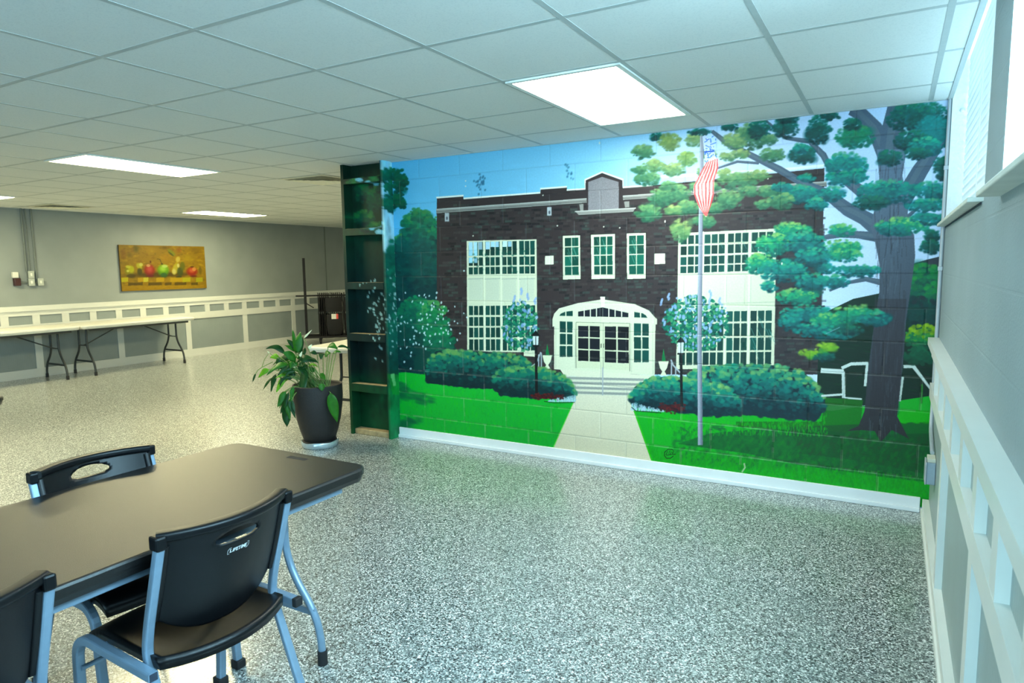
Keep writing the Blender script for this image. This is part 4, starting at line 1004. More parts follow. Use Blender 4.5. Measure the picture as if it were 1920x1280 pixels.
# ------------------------------------------------------------------ folding tables
WISH = [(0.10, 0.69), (0.10, 0.42), (0.125, 0.346), (0.16, 0.29), (0.215, 0.225), (0.25, 0.164), (0.268, 0.09), (0.27, 0.0)]
def rounded_outline(hx, hy, r, n=6):
    return rrect(2 * hx, 2 * hy, r, n)
def folding_table(name, label, loc, rotz, top_mat, leg_mat, rail_mat, group, HX=0.385, HY=0.915, HT=0.74, parts=True):
    """origin on the floor under the middle; the long side runs along local y"""
    t = thing(name, label, 'table', loc, rotz, group)
    m = MB()
    prof = [(-0.05, HT - 0.05), (-0.012, HT - 0.05), (-0.006, HT - 0.034), (-0.006, HT - 0.026), (0.0, HT - 0.024), (0.0, HT - 0.008), (-0.004, HT - 0.002), (-0.01, HT), (-0.10, HT)]
    rings = []
    for off, z in prof:
        rings.append([(x, y, z) for x, y in rounded_outline(HX + off, HY + off, max(0.065 + off, 0.012))])
    n = len(rings[0]); v = [p for r in rings for p in r]; f = []
    for i in range(len(rings) - 1):
        for j in range(n):
            k = (j + 1) % n; f.append((i * n + j, i * n + k, (i + 1) * n + k, (i + 1) * n + j))
    f.append(tuple(range((len(rings) - 1) * n, len(rings) * n))); f.append(tuple(range(n))[::-1])
    m.add(v, f); top = m.build('tabletop', top_mat, t)
    if parts:   # moulded grip mark near the end
        MB().box((HX * 0.15 - 0.05, HY - 0.075, HT), (HX * 0.15 + 0.05, HY - 0.05, HT + 0.0006)).build('moulded_mark', M['rubber'] if top_mat is not M['whitetop'] else M['dust'], top)
    for s in (-1, 1):
        MB().bbox((s * (HX - 0.055) - 0.011, -HY + 0.11, HT - 0.083), (s * (HX - 0.055) + 0.011, HY - 0.11, HT - 0.0505), 0.004).build('side_rail', rail_mat, t)
    for e in (-1, 1):
        ye = e * (HY - 0.18)
        for s in (-1, 1):
            lg = MB().tube(arc_pts([(s * x, ye, z + 0.004) for x, z in WISH], 0.03, 3), 0.0145, seg=12).build('leg', leg_mat, t)
            MB().tube([(s * 0.27, ye, 0.055), (s * 0.2705, ye, 0.0)], 0.019, seg=12).build('foot_cap', M['rubber'], lg)
        MB().bbox((-0.245, ye - 0.008, 0.185), (0.245, ye + 0.008, 0.212), 0.003).build('crossbar', leg_mat, t)
        MB().bbox((-HX + 0.067, ye - 0.014, HT - 0.075), (HX - 0.067, ye + 0.014, HT - 0.0505), 0.003).build('pivot_bar', leg_mat, t)
        MB().tube([(-0.11, ye, 0.425), (0.11, ye, 0.425)], 0.008, seg=8).build('crossbar', leg_mat, t)
        MB().tube(arc_pts([(0, ye - e * 0.004, 0.425), (0, ye - e * 0.07, 0.45), (0, ye - e * 0.55, HT - 0.062)], 0.05, 3), 0.009, seg=8).build('brace', leg_mat, t)
    return t
TX, TY = -2.325, -2.66 - 0.915
folding_table('folding_table', 'black folding table with the three black chairs pushed up to it', (TX, TY, 0), 0, M['tabletop'], M['steel'], M['steel'], 'black folding tables')
folding_table('folding_table', 'black table of which one corner shows at the left edge of the photo', (-5.29, -2.58 - 0.915, 0), 0, M['tabletop'], M['steel'], M['steel'], 'black folding tables')
wx = XL + 0.045 + 0.38 + 0.005
folding_table('folding_table', 'white folding table against the wainscot, cut by the left edge', (wx, -0.325, 0), 0, M['whitetop'], M['darkmetal'], M['darkmetal'], 'white folding tables', HX=0.378, HY=0.88, HT=0.735)
folding_table('folding_table', 'white folding table under the fruit painting, with its end clear of others', (wx, 1.45, 0), 0, M['whitetop'], M['darkmetal'], M['darkmetal'], 'white folding tables', HX=0.378, HY=0.875, HT=0.735)
folding_table('folding_table', 'white folding table mostly hidden behind the potted plant and green post', (-4.93, 1.02, 0), math.radians(8), M['whitetop'], M['darkmetal'], M['darkmetal'], 'white folding tables', HX=0.378, HY=0.915, HT=0.735)

# ------------------------------------------------------------------ stacking chairs
def chair_back_pt(u, z):
    """u -1..1 across, z height; returns the point on the back shell (rear face)"""
    k = (z - 0.47) / 0.36
    x = u * 0.194
    y = -0.118 - 0.105 * k - 0.062 * (1 - u * u) + 0.02 * max(0, 1 - k) ** 3
    return x, y, z
def logo_strokes():
    """the maker's word on the back, as strokes in a 7-unit-high cell grid"""
    L = {'L': [[(0, 1), (0, 0), (.7, 0)]], 'I': [[(.2, 0), (.2, 1)]], 'F': [[(0, 0), (0, 1), (.7, 1)], [(0, .55), (.55, .55)]], 'E': [[(.7, 0), (0, 0), (0, 1), (.7, 1)], [(0, .52), (.55, .52)]],
         'T': [[(.35, 0), (.35, 1)], [(0, 1), (.75, 1)]], 'M': [[(0, 0), (0, 1), (.45, .35), (.9, 1), (.9, 0)]]}
    adv = {'L': .95, 'I': .65, 'F': .95, 'E': .98, 'T': 1.0, 'M': 1.2}
    out = []; x = 0
    for ch in 'LIFETIME':
        for s in L[ch]: out.append([(x + a, b) for a, b in s])
        x += adv[ch]
    return out, x - 0.25
def stacking_chair(label, loc, rotz):
    t = thing('stacking_chair', label, 'chair', loc, rotz, 'black stacking chairs')
    hp, hr = 0.204, 0.233
    for s in (-1, 1):
        # rear post and back leg
        pts = arc_pts([(s * hp, -0.218, 0.785), (s * hp, -0.135, 0.53), (s * hp, -0.118, 0.45), (s * (hp + 0.003), -0.30, 0.003)], 0.09, 6)
        lg = MB().sweep(pts, rrect(0.025, 0.021, 0.005, 2), up=(0, 1, 0), smooth=False).build('back_leg', M['steel'], t)
        MB().bbox((s * (hp + 0.003) - 0.019, -0.32, 0.0), (s * (hp + 0.003) + 0.019, -0.275, 0.03), 0.004).build('foot_cap', M['rubber'], lg)
        # side rail that bends down into the front leg
        pts = [Vector((s * hr, -0.195, 0.428)), Vector((s * hr, 0.0, 0.431)), Vector((s * hr, 0.125, 0.434))]
        for k in range(1, 9):
            a = PI / 2 * k / 8; pts.append(Vector((s * hr, 0.125 + 0.075 * math.sin(a), 0.434 - 0.075 * (1 - math.cos(a)))))
        pts.append(Vector((s * hr, 0.205, 0.25))); pts.append(Vector((s * hr, 0.228, 0.003)))
        lg = MB().sweep(pts, rrect(0.027, 0.027, 0.005, 2), up=(1, 0, 0), smooth=False).build('front_leg', M['steel'], t)
        MB().bbox((s * hr - 0.019, 0.208, 0.0), (s * hr + 0.019, 0.25, 0.032), 0.004).build('foot_cap', M['rubber'], lg)
        if s > 0: MB().bbox((s * hr - 0.0145, -0.214, 0.4135), (s * hr + 0.0145, -0.195, 0.4425), 0.003).build('end_plug', M['rubber'], lg)
        else: MB().box((s * hr - 0.0105, -0.1965, 0.4175), (s * hr + 0.0105, -0.1945, 0.4385)).build('bore_shade', M['gap_shade'], lg)  # dark plate on the closed end imitates shade inside an open tube
    for yy, zz in ((0.10, 0.415), (-0.09, 0.412), (0.187, 0.33)):
        MB().tube([(-hr, yy, zz), (hr, yy, zz)], 0.008, seg=8).build('crossbar', M['steel'], t)
    # seat: dished shell with a rolled edge
    nu, nv = 24, 20; top = []; bot = []
    for j in range(nv + 1):
        for i in range(nu + 1):
            u = -1 + 2 * i / nu; v = j / nv
            yr = -0.172 - 0.062 * (1 - u * u) + 0.0; yf = 0.215 - 0.02 * u * u
            y = yr + (yf - yr) * v
            x = u * (0.205 - 0.004 * v)
            e = max(abs(u), 0) ** 4
            z = 0.452 - 0.022 * (1 - e) * math.sin(PI * min(v * 1.15 + 0.04, 1.0)) ** 0.8 - 0.03 * max(0, v - 0.78) ** 2 / 0.05 + 0.004 * (1 - v)
            top.append((x, y, z)); bot.append((x * 0.985, y, z - (0.034 if (i in (0, nu) or j in (0, nv)) else 0.016)))
    w = nu + 1; n = len(top); f = []
    for j in range(nv):
        for i in range(nu):
            a = j * w + i; f.append((a, a + 1, a + w + 1, a + w)); f.append((n + a, n + a + w, n + a + w + 1, n + a + 1))
    for i in range(nu):
        f.append((i + 1, i, n + i, n + i + 1)); a = nv * w + i; f.append((a, a + 1, n + a + 1, n + a))
    for j in range(nv):
        a = j * w; f.append((a, a + w, n + a + w, n + a)); a = j * w + nu; f.append((a + w, a, n + a, n + a + w))
    MB().add(top + bot, f, 0, True).build('seat', M['black'], t)
    # back shell with a lens-shaped grip hole
    nu, nv = 48, 40; hx, hz, hc = 0.36, 0.020, 0.747
    def zof(u, v):
        zb = 0.475 + 0.085 * abs(u) ** 2.6; return zb + (0.797 - zb) * v
    inside = lambda u, z: (u / hx) ** 2 + ((z - hc - 0.006 * (1 - (u / hx) ** 2)) / hz) ** 2 < 1
    G = [[(-1 + 2 * i / nu, zof(-1 + 2 * i / nu, j / nv)) for i in range(nu + 1)] for j in range(nv + 1)]
    keep = [[not inside((G[j][i][0] + G[j][i + 1][0]) / 2, (G[j][i][1] + G[j + 1][i][1]) / 2) for i in range(nu)] for j in range(nv)]
    # pull the cells round the hole onto its outline
    for j in range(nv + 1):
        for i in range(nu + 1):
            ks = [keep[b][a] for a in (i - 1, i) for b in (j - 1, j) if 0 <= a < nu and 0 <= b < nv]
            if True in ks and False in ks:
                u, z = G[j][i]; zc = hc + 0.006 * (1 - min(1, (u / hx) ** 2)); r = math.hypot(u / hx, (z - zc) / hz)
                if r > 1e-6: G[j][i] = (u / r if abs(u / r) < hx else math.copysign(hx, u), zc + (z - zc) / r)
    rear = []; front = []
    for j in range(nv + 1):
        for i in range(nu + 1):
            x, y, z = chair_back_pt(*G[j][i]); rear.append((x, y, z)); front.append((x, y + 0.010, z - 0.002))
    w = nu + 1; n = len(rear); f = []; ed = {}
    for j in range(nv):
        for i in range(nu):
            if not keep[j][i]: continue
            a = j * w + i; q = (a, a + 1, a + w + 1, a + w); f.append(q); f.append(tuple(n + k for k in q[::-1]))
            for k in range(4):
                e = (q[k], q[(k + 1) % 4]); ed[e] = 1
    for (a, b) in list(ed):
        if (b, a) not in ed: f.append((b, a, n + a, n + b))
    back = MB().add(rear + front, f, 0, True).build('backrest', M['black'], t)
    for p in back.data.polygons:
        if abs(p.normal.y) < 0.6: p.use_smooth = False
    # rolled top rim with the two caps over the posts
    m = MB(); pts = [chair_back_pt(-1.03 + 2.06 * k / 30, 0.794) for k in range(31)]
    m.sweep([(x, y + 0.012, z + 0.004) for x, y, z in pts], rrect(0.042, 0.026, 0.009, 3), up=(0, 0, 1))
    m.build('top_rim', M['black'], back)
    for s in (-1, 1):
        MB().bbox((s * 0.2035 - 0.0148, -0.230, 0.767), (s * 0.2035 + 0.0148, -0.190, 0.806), 0.006).build('post_cap', M['black'], back)
        mm = MB(); pr_ = []
        for k in range(13):
            z = 0.55 + (0.775 - 0.55) * k / 12; x, y, _ = chair_back_pt(s * 0.98, z); pr_.append((s * 0.186, y + 0.004, z))
        mm.sweep(pr_, rrect(0.02, 0.03, 0.005, 2), up=(0, 1, 0)); mm.build('side_channel', M['black'], back)
    # maker's mark on the rear face
    st, wd = logo_strokes(); m = MB(); hh = 0.0085; sx = 0.054 / wd
    def on_back(a, b): 
        a = a + 0.004; u = a / 0.194; x, y, z = chair_back_pt(u, 0.704 + b); return (x, y - 0.0006, z)
    def ribbon(pts, wdt):
        for (a, b) in zip(pts[:-1], pts[1:]):
            d = np.array(b) - np.array(a); l = np.hypot(*d) + 1e-9; nn = np.array([-d[1], d[0]]) / l * wdt / 2; e = d / l * wdt / 2
            q = [np.array(a) + nn - e, np.array(b) + nn + e, np.array(b) - nn + e, np.array(a) - nn - e]
            m.add([on_back(*k) for k in q], [(0, 1, 2, 3), (3, 2, 1, 0)])
    # the rear face is seen with local +x on the right for a viewer standing behind the chair
    for s_ in st: ribbon([((a - wd / 2 + b * 0.18) * sx, (b - 0.5) * hh) for a, b in s_], 0.0022)
    ribbon([(-0.034, -0.0085), (0.029, -0.0085), (0.0345, -0.003), (0.0345, 0.0085), (-0.0285, 0.0085), (-0.034, 0.003), (-0.034, -0.0085)], 0.0013)
    m.build('maker_mark', M['print'], back)
    return t
c1 = stacking_chair('black stacking chair nearest the viewer, fully in view, seen from behind', (-2.068, -3.348, 0), math.radians(88.0))
c2 = copy_tree(c1); c2.location = (-2.56, -3.23, 0); c2.rotation_euler.z = math.radians(-92.0); c2['label'] = 'black stacking chair on the far side of the black table, facing the viewer'
c3 = copy_tree(c1); c3.location = (-2.104, -4.01, 0); c3.rotation_euler.z = math.radians(89.0); c3['label'] = 'black stacking chair cut off by the bottom left corner of the photo'

# ------------------------------------------------------------------ potted plant
PC = np.array([-4.40, -0.55, 0.0])
pl = thing('potted_plant', 'leafy green peace lily in a tall charcoal pot beside the painted post', 'plant', tuple(PC))
PZ = 0.052
m = MB().lathe([(0.0, PZ), (0.118, PZ), (0.128, PZ + 0.006), (0.156, PZ + 0.09), (0.181, PZ + 0.19), (0.197, PZ + 0.30), (0.203, PZ + 0.38), (0.202, PZ + 0.465), (0.202, PZ + 0.478), (0.194, PZ + 0.478), (0.190, PZ + 0.465), (0.184, PZ + 0.40), (0.0, PZ + 0.40)], seg=56)
pot = m.build('pot', M['pot'], pl)
MB().lathe([(0.0, PZ + 0.402), (0.10, PZ + 0.412), (0.183, PZ + 0.404)], seg=40).build('soil', M['soil'], pl)
s = MB().lathe([(0.0, 0.001), (0.142, 0.001), (0.15, 0.006), (0.155, 0.056), (0.151, 0.058), (0.145, 0.01), (0.0, 0.008)], seg=48).build('plant_saucer', M['foil'], None, loc=tuple(PC))
for v in s.data.vertices:
    a = math.atan2(v.co.y, v.co.x); r = math.hypot(v.co.x, v.co.y)
    if v.co.z > 0.02: v.co.z += 0.004 * math.sin(5 * a) - 0.004; 
tag(s, 'crinkled clear plastic saucer under the charcoal plant pot', 'saucer')
MB().lathe([(0.0, 0.012), (0.135, 0.012), (0.141, 0.054), (0.137, 0.058), (0.128, PZ), (0.0, PZ)], seg=40).build('drip_tray', M['pot'], pl)
fh = np.array([FW[0], FW[1], 0]); fh /= np.linalg.norm(fh)
def at(u, v, d=0.0):
    """point near the plant from its place in a close-up, d metres behind (+) or before (-) the pot's middle"""
    px, py = 460 + u / 6.4, 600 + v / 6.4
    dr = FW + RT * (px - 960) / FPX - UP * (py - 640) / FPX
    o_ = PC + fh * d
    tt = np.dot(o_ - CAM, fh) / np.dot(dr, fh)
    return Vector(CAM + dr * tt - PC)
def leaf(base, tip, width, droop=0.03, mat='leaf_a', fold=0.25, twist=0.0, name='leaf'):
    b, e = Vector(base), Vector(tip); ax = e - b; L = ax.length; d = ax / L
    toward = Vector(tuple(-fh)) * 0.75 + Vector((0, 0, 0.65))
    toward = Matrix.Rotation(twist, 3, d) @ toward
    nrm = (toward - d * toward.dot(d)).normalized(); side = d.cross(nrm)
    n = 10; v = []; f = []
    for i in range(n + 1):
        t = i / n
        w = width * 0.43 * (math.sin(PI * t ** 0.8) ** 0.75) * (1 - 0.35 * t) * 1.18 if 0 < t < 1 else 0.0006
        c = b + ax * t + Vector((0, 0, droop * math.sin(PI * t)))
        wav = 0.06 * width * math.sin(t * 9 + width * 90)
        v += [tuple(c + side * w + nrm * (fold * w + wav)), tuple(c), tuple(c - side * w + nrm * (fold * w - wav))]
    for i in range(n):
        for k in (0, 1):
            a = i * 3 + k; f.append((a, a + 1, a + 4, a + 3))
    o_ = MB().add(v, f, 0, True).build(name, M[mat], pl)
    md = o_.modifiers.new('thick', 'SOLIDIFY'); md.thickness = 0.0012; md.offset = 0
    return o_
def stem(base, end, bow=0.04, r=0.003, mat='stem'):
    b, e = Vector(base), Vector(end); pts = []
    for i in range(9):
        t = i / 8; q = b * (1 - t) ** 2 + ((b + e) / 2 + Vector((0, 0, bow)) + (b - e) * 0.0) * 2 * t * (1 - t) + e * t * t; pts.append(q)
    return MB().tube(pts, r, seg=6).build('stem', M[mat], pl)
soilz = PZ + 0.40
LV = [  # base, tip in the close-up; width (m); depth at base, tip; look
    ((612, 400), (568, 112), .045, .02, .05, 'leaf_a', .015), ((625, 395), (662, 138), .075, .0, .04, 'leaf_a', .01), ((655, 420), (690, 190), .06, .05, .1, 'leaf_b', .01), ((595, 340), (498, 232), .045, .04, .06, 'leaf_b', .01), ((590, 380), (468, 300), .038, .03, .03, 'leaf_a', .01),
    ((480, 405), (248, 342), .062, .0, -.05, 'leaf_b', .03), ((600, 500), (452, 385), .08, -.04, -.1, 'leaf_a', .02), ((410, 455), (296, 455), .055, .05, .08, 'leaf_c', .015), ((630, 490), (852, 505), .078, -.05, -.06, 'leaf_b', .02), ((530, 535), (255, 662), .062, -.04, -.1, 'leaf_a', .03),
    ((285, 590), (158, 690), .058, -.02, -.02, 'leaf_c', .01), ((372, 645), (308, 858), .055, -.02, -.06, 'leaf_b', .0), ((325, 690), (205, 850), .03, .03, .05, 'leaf_b', .01), ((475, 675), (372, 865), .058, -.06, -.1, 'leaf_c', .0), ((600, 600), (440, 640), .1, -.05, -.08, 'leaf_a', .02),
    ((720, 610), (680, 918), .085, -.08, -.19, 'leaf_b', .01), ((1022, 872), (1102, 1226), .098, -.205, -.185, 'leaf_a', .0), ((482, 850), (388, 1045), .06, -.12, -.16, 'leaf_a', .0), ((505, 880), (425, 1120), .062, -.1, -.14, 'leaf_b', .0), ((500, 1010), (500, 1284), .09, -.15, -.16, 'leaf_b', .0),
    ((520, 960), (604, 1182), .036, -.2, -.2, 'leaf_b', .0), ((572, 800), (545, 962), .04, -.19, -.2, 'leaf_a', .0), ((992, 318), (1108, 352), .062, .0, -.05, 'leaf_a', .02), ((1105, 322), (1262, 356), .03, .03, .05, 'leaf_b', .015), ((1052, 398), (1152, 386), .04, .0, .0, 'leaf_a', .01), ((1018, 385), (960, 445), .07, -.02, -.04, 'leaf_a', .01),
    ((930, 400), (905, 470), .06, .0, -.03, 'leaf_b', .01), ((860, 408), (768, 392), .04, .05, .06, 'leaf_b', .01), ((905, 760), (925, 850), .06, -.2, -.21, 'leaf_a', .0), ((700, 470), (560, 560), .09, .04, .0, 'leaf_b', .02), ((560, 420), (420, 520), .075, .05, .04, 'leaf_b', .02), ((640, 560), (760, 700), .06, -.06, -.1, 'leaf_b', .01), ((500, 560), (390, 610), .07, .03, .04, 'leaf_a', .02),
    ((690, 420), (720, 330), .05, .09, .12, 'leaf_b', .0), ((560, 470), (330, 540), .05, .08, .12, 'leaf_a', .03), ((590, 620), (520, 720), .06, -.02, -.06, 'leaf_b', .0), ((410, 440), (380, 600), .045, .02, .0, 'leaf_b', .01), ((830, 620), (760, 560), .045, .02, .0, 'leaf_a', .0), ((900, 640), (960, 720), .05, -.1, -.16, 'leaf_a', .0), ((780, 700), (830, 790), .04, -.12, -.17, 'leaf_b', .0)]
for k, (b_, t_, w_, db, dt, mt_, dr) in enumerate(LV):
    leaf(at(*b_, db), at(*t_, dt), w_, dr, mt_, 0.22 + 0.1 * ((k * 7) % 3), (-0.5 + ((k * 5) % 7) / 7.0) * 0.7)
    a = k * 2.399; r = 0.03 + 0.1 * ((k * 13) % 10) / 10
    src = Vector((r * math.cos(a), r * math.sin(a), soilz)) if b_[0] < 850 else Vector(at(b_[0] * 0.3 + 660, 770, 0)); src.z = soilz
    if src.xy.length > 0.16: src.xy = src.xy.normalized() * 0.15
    stem(src, at(*b_, db), 0.10 if b_[0] < 560 else 0.03, 0.0034)
rp = random.Random(5)
for k in range(34):       # inner leaves, slender and drooping
    bu, bv = rp.uniform(470, 760), rp.uniform(440, 700); ang = rp.gauss(math.radians(200) if bu < 640 else math.radians(100), 0.7); L_ = rp.uniform(110, 190)
    d_ = rp.uniform(-0.10, 0.12)
    eu, ev = bu + L_ * math.cos(ang), min(bv - 0.45 * L_ * math.sin(ang) + rp.uniform(0, 110), 800)
    leaf(at(bu, bv, d_), at(eu, ev, d_ - 0.04), rp.uniform(.028, .05), 0.02, ['leaf_a', 'leaf_b', 'leaf_b', 'leaf_a', 'leaf_c'][k % 5], 0.3, rp.uniform(-0.5, 0.5))
    a = k * 2.1; r = 0.02 + 0.1 * rp.random(); stem(Vector((r * math.cos(a), r * math.sin(a), soilz)), at(bu, bv, d_), 0.06, 0.0032)
for (b_, t_, w_, d) in (((470, 870), (420, 1010), .03, -.12), ((520, 860), (470, 1080), .04, -.16), ((545, 900), (560, 1100), .034, -.18), ((450, 900), (410, 1060), .03, -.1), ((560, 960), (596, 1120), .03, -.2), ((490, 960), (540, 1200), .05, -.16)):
    leaf(at(*b_, d), at(*t_, d - .02), w_, 0, 'leaf_a' if b_[0] % 20 else 'leaf_b', 0.3)
    stem(Vector((-0.03, -0.12, soilz)), at(*b_, d), 0.10, 0.003)
for (b_, t_, w_, d) in (((705, 215), (798, 118), .018, .06), ((655, 440), (680, 375), .022, -.05), ((760, 345), (800, 290), .03, .06), ((290, 400), (262, 370), .015, 0.0), ((600, 575), (560, 545), .02, -.06)):
    leaf(at(*b_, d), at(*t_, d), w_, 0.0, 'spathe', 0.4, 0.3, 'flower'); src = Vector((0.04 * math.cos(b_[0]), 0.04 * math.sin(b_[0]), soilz)); stem(src, at(*b_, d), 0.05, 0.0022)
MB().tube([at(330, 500, .02), at(270, 530, 0), at(200, 565, -.02), at(150, 600, -.03), at(120, 650, -.03)], 0.003, seg=6).build('stem', M['stem'], pl)
leaf(at(125, 640, -.03), at(86, 745, -.03), .022, 0, 'leaf_b')
MB().tube([at(200, 560, -.02), at(230, 470, -.02), at(278, 402, 0)], 0.0024, seg=6).build('stem', M['stem'], pl)

# ------------------------------------------------------------------ fruit painting
pa = thing('fruit_painting', 'long golden canvas of apples, pears and squash hung on the grey wall', 'painting', (XL + 0.02, 2.36, 1.535))
y0, y1, z0, z1 = 1.612, 3.115, 1.172, 1.90
FP = Paint(0, XL + 0.03, 1, y0, y1, z0, z1, 0.007)
def paint_fruit(P):
    def c(u, v): return (200 + u / 8.727, 430 + v / 8.727)
    P.img[:] = np.array([164, 126, 30]) / 255
    pal = [(176, 140, 20), (150, 112, 24), (190, 148, 40), (120, 96, 30), (206, 164, 60), (140, 96, 36)]
    for k in range(500):
        x, y = c(RNG.uniform(200, 1600), RNG.uniform(230, 1000)); P.dab(x, y, RNG.uniform(2, 7), RNG.uniform(1, 3), pal[int(RNG.integers(0, 6))], RNG.uniform(-0.5, 0.5), 0.5, 0.7)
    def D(u, v, rx, ry, col, a=0.85, soft=0.4, ang=0): P.dab(*c(u, v), rx / 8.727, ry / 8.727, col, ang, a, soft)
    for u, v, rx, ry, col in ((480, 320, 60, 80, (92, 86, 26)), (370, 420, 60, 60, (120, 96, 24)), (270, 400, 60, 120, (140, 92, 44)), (700, 340, 150, 70, (190, 148, 10)), (960, 460, 120, 80, (178, 132, 8)), (1320, 470, 140, 90, (184, 150, 14)), (1450, 330, 130, 60, (140, 106, 36)), (950, 300, 110, 40, (110, 84, 20)), (1180, 340, 60, 60, (150, 84, 36)), (300, 560, 80, 40, (150, 120, 30))): D(u, v, rx, ry, col, 0.7, 0.8)
    D(1060, 375, 90, 32, (140, 140, 66), 0.9, 0.3, 0.7); D(1050, 400, 70, 18, (78, 84, 40), 0.8, 0.4, 0.7)
    D(880, 740, 700, 60, (70, 54, 20), 0.75, 0.6)
    D(370, 680, 95, 100, (150, 140, 40)); D(400, 650, 60, 70, (204, 196, 84)); D(350, 610, 50, 30, (216, 206, 110)); D(345, 680, 28, 26, (236, 222, 140)); D(530, 600, 50, 70, (200, 188, 96), 0.9, 0.4, -0.6); D(560, 575, 40, 34, (226, 216, 140)); D(540, 690, 50, 70, (70, 66, 30)); D(400, 760, 90, 40, (80, 64, 22))
    D(700, 665, 110, 112, (156, 46, 50)); D(700, 650, 70, 80, (206, 96, 90), 0.8, 0.7); D(680, 590, 40, 30, (226, 176, 130)); D(715, 530, 16, 26, (90, 40, 30)); D(710, 760, 80, 26, (110, 36, 46))
    D(925, 670, 115, 112, (110, 164, 62)); D(920, 640, 80, 70, (186, 214, 110), 0.9, 0.7); D(950, 600, 60, 30, (214, 224, 150)); D(935, 750, 70, 50, (60, 96, 60)); D(905, 565, 22, 14, (60, 56, 20)); P.line([c(900, 560), c(870, 490), c(820, 480)], 1.2, (80, 70, 20))
    D(1130, 640, 60, 120, (196, 176, 90), 0.95, 0.4, 0.35); D(1165, 490, 44, 60, (214, 186, 110), 0.95, 0.4, 0.4); D(1100, 690, 44, 60, (226, 206, 140), 0.9, 0.5); D(1200, 690, 60, 90, (70, 80, 46)); D(1240, 600, 50, 90, (96, 104, 56), 0.7); D(1170, 590, 24, 40, (230, 214, 160)); D(1180, 780, 60, 30, (60, 60, 36))
    D(1395, 690, 108, 88, (160, 44, 36)); D(1390, 670, 70, 56, (216, 110, 84), 0.9, 0.7); D(1430, 650, 40, 40, (232, 164, 110), 0.8); D(1395, 612, 40, 12, (70, 30, 16)); D(1420, 765, 70, 20, (110, 40, 40)); D(1530, 670, 30, 80, (110, 90, 30), 0.7)
    for u0, u1, col in ((235, 350, (214, 196, 60)), (510, 640, (206, 160, 26)), (600, 680, (222, 206, 110)), (810, 940, (204, 164, 44)), (1040, 1240, (200, 160, 24)), (1240, 1370, (196, 184, 36)), (1460, 1570, (186, 176, 80))): P.poly([c(u0, 790), c(u1, 785), c(u1, 855), c(u0, 862)], col, 0.9)
    for u0, u1 in ((350, 590), (680, 900), (950, 1060), (1110, 1300), (1380, 1490)): P.poly([c(u0, 870), c(u1, 862), c(u1, 910), c(u0, 920)], (84, 66, 22), 0.75)
    P.poly([c(225, 925), c(1590, 905), c(1590, 975), c(225, 1000)], (196, 150, 50), 0.5)
    P.poly([c(190, 232), c(1580, 262), c(1580, 280), c(190, 256)], (176, 134, 50), 0.6)
paint_fruit(FP)
yy = FP.a0 + np.arange(FP.W) * FP.res; zz = FP.z0 + np.arange(FP.Hh) * FP.res
gy, gz = np.meshgrid(yy, zz); n = gy.size
v = np.zeros((n, 3)); v[:, 0] = 0.0125; v[:, 1] = gy.ravel() - 2.36; v[:, 2] = gz.ravel() - 1.535
idx = np.arange(n).reshape(gy.shape); F = np.stack([idx[:-1, :-1], idx[:-1, 1:], idx[1:, 1:], idx[1:, :-1]], -1).reshape(-1, 4)
cv = MB().add(v.tolist(), F.tolist()).build('canvas', M['canvas'], pa); set_paint(cv.data, FP.lin(0.44).reshape(-1, 3) * np.array([0.86, 1.0, 0.9]))
MB().box((-0.018, y0 - 2.36 + 0.001, z0 - 1.535 + 0.001), (0.012, y1 - 2.36 - 0.001, z1 - 1.535 - 0.001)).build('stretcher', M['canvas_edge'], pa)

# ------------------------------------------------------------------ wall boxes and conduits, left wall
for yv, zt, r, lab in ((0.30, 1.50, 0.013, 'thin grey conduit running down the wall to the upper pale box'), (0.345, 1.50, 0.008, 'thinnest grey conduit between two others on the left wall'), (0.42, 1.40, 0.013, 'thin grey conduit running down the wall to the rightmost pale box')):
    c_ = MB().tube([(XL + 0.016, yv, zt), (XL + 0.016, yv, H)], r, seg=10).build('conduit', M['conduit_g']); tag(c_, lab, 'conduit', 'conduits on the left wall')
for (ya, yb, za, zb, lab) in ((0.303, 0.375, 1.408, 1.505, 'pale switch box, upper of two stacked ones below the conduits'), (0.300, 0.372, 1.302, 1.400, 'pale outlet box, lower of two stacked ones below the conduits'), (0.418, 0.488, 1.302, 1.400, 'pale outlet box to the right of the two stacked boxes')):
    t = thing('outlet_box', lab, 'outlet box', (XL, (ya + yb) / 2, za), 0, 'outlet boxes on the left wall')
    MB().bbox((0.0, -(yb - ya) / 2, 0), (0.05, (yb - ya) / 2, zb - za), 0.006).build('box', M['conduit_g'], t)
    MB().bbox((0.05, -(yb - ya) / 2 - 0.002, -0.002), (0.055, (yb - ya) / 2 + 0.002, zb - za + 0.002), 0.002).build('cover_plate', M['plate'], t)
    MB().bbox((0.055, -0.012, (zb - za) / 2 - 0.02), (0.058, 0.012, (zb - za) / 2 + 0.02), 0.001).build('socket_face', M['dust'], t)
c_ = MB().tube([(XL + 0.016, 0.20, 1.345), (XL + 0.016, 0.30, 1.345)], 0.012, seg=10).build('conduit', M['conduit_g']); tag(c_, 'short level conduit joining the dark wall device to the boxes', 'conduit', 'conduits on the left wall')
c_ = MB().tube([(XL + 0.016, 0.374, 1.345), (XL + 0.016, 0.416, 1.345)], 0.012, seg=10).build('conduit', M['conduit_g']); tag(c_, 'very short level conduit between the two lower pale boxes', 'conduit', 'conduits on the left wall')
t = thing('fire_alarm', 'wall device with white top and dark maroon lower half, left of boxes', 'alarm', (XL, 0.165, 1.305))
MB().bbox((0.0, -0.04, 0.0), (0.06, 0.036, 0.105), 0.006).build('pull_station', M['maroon'], t)
MB().bbox((0.0, -0.052, 0.108), (0.05, 0.02, 0.19), 0.008).build('strobe', M['whitetop'], t)

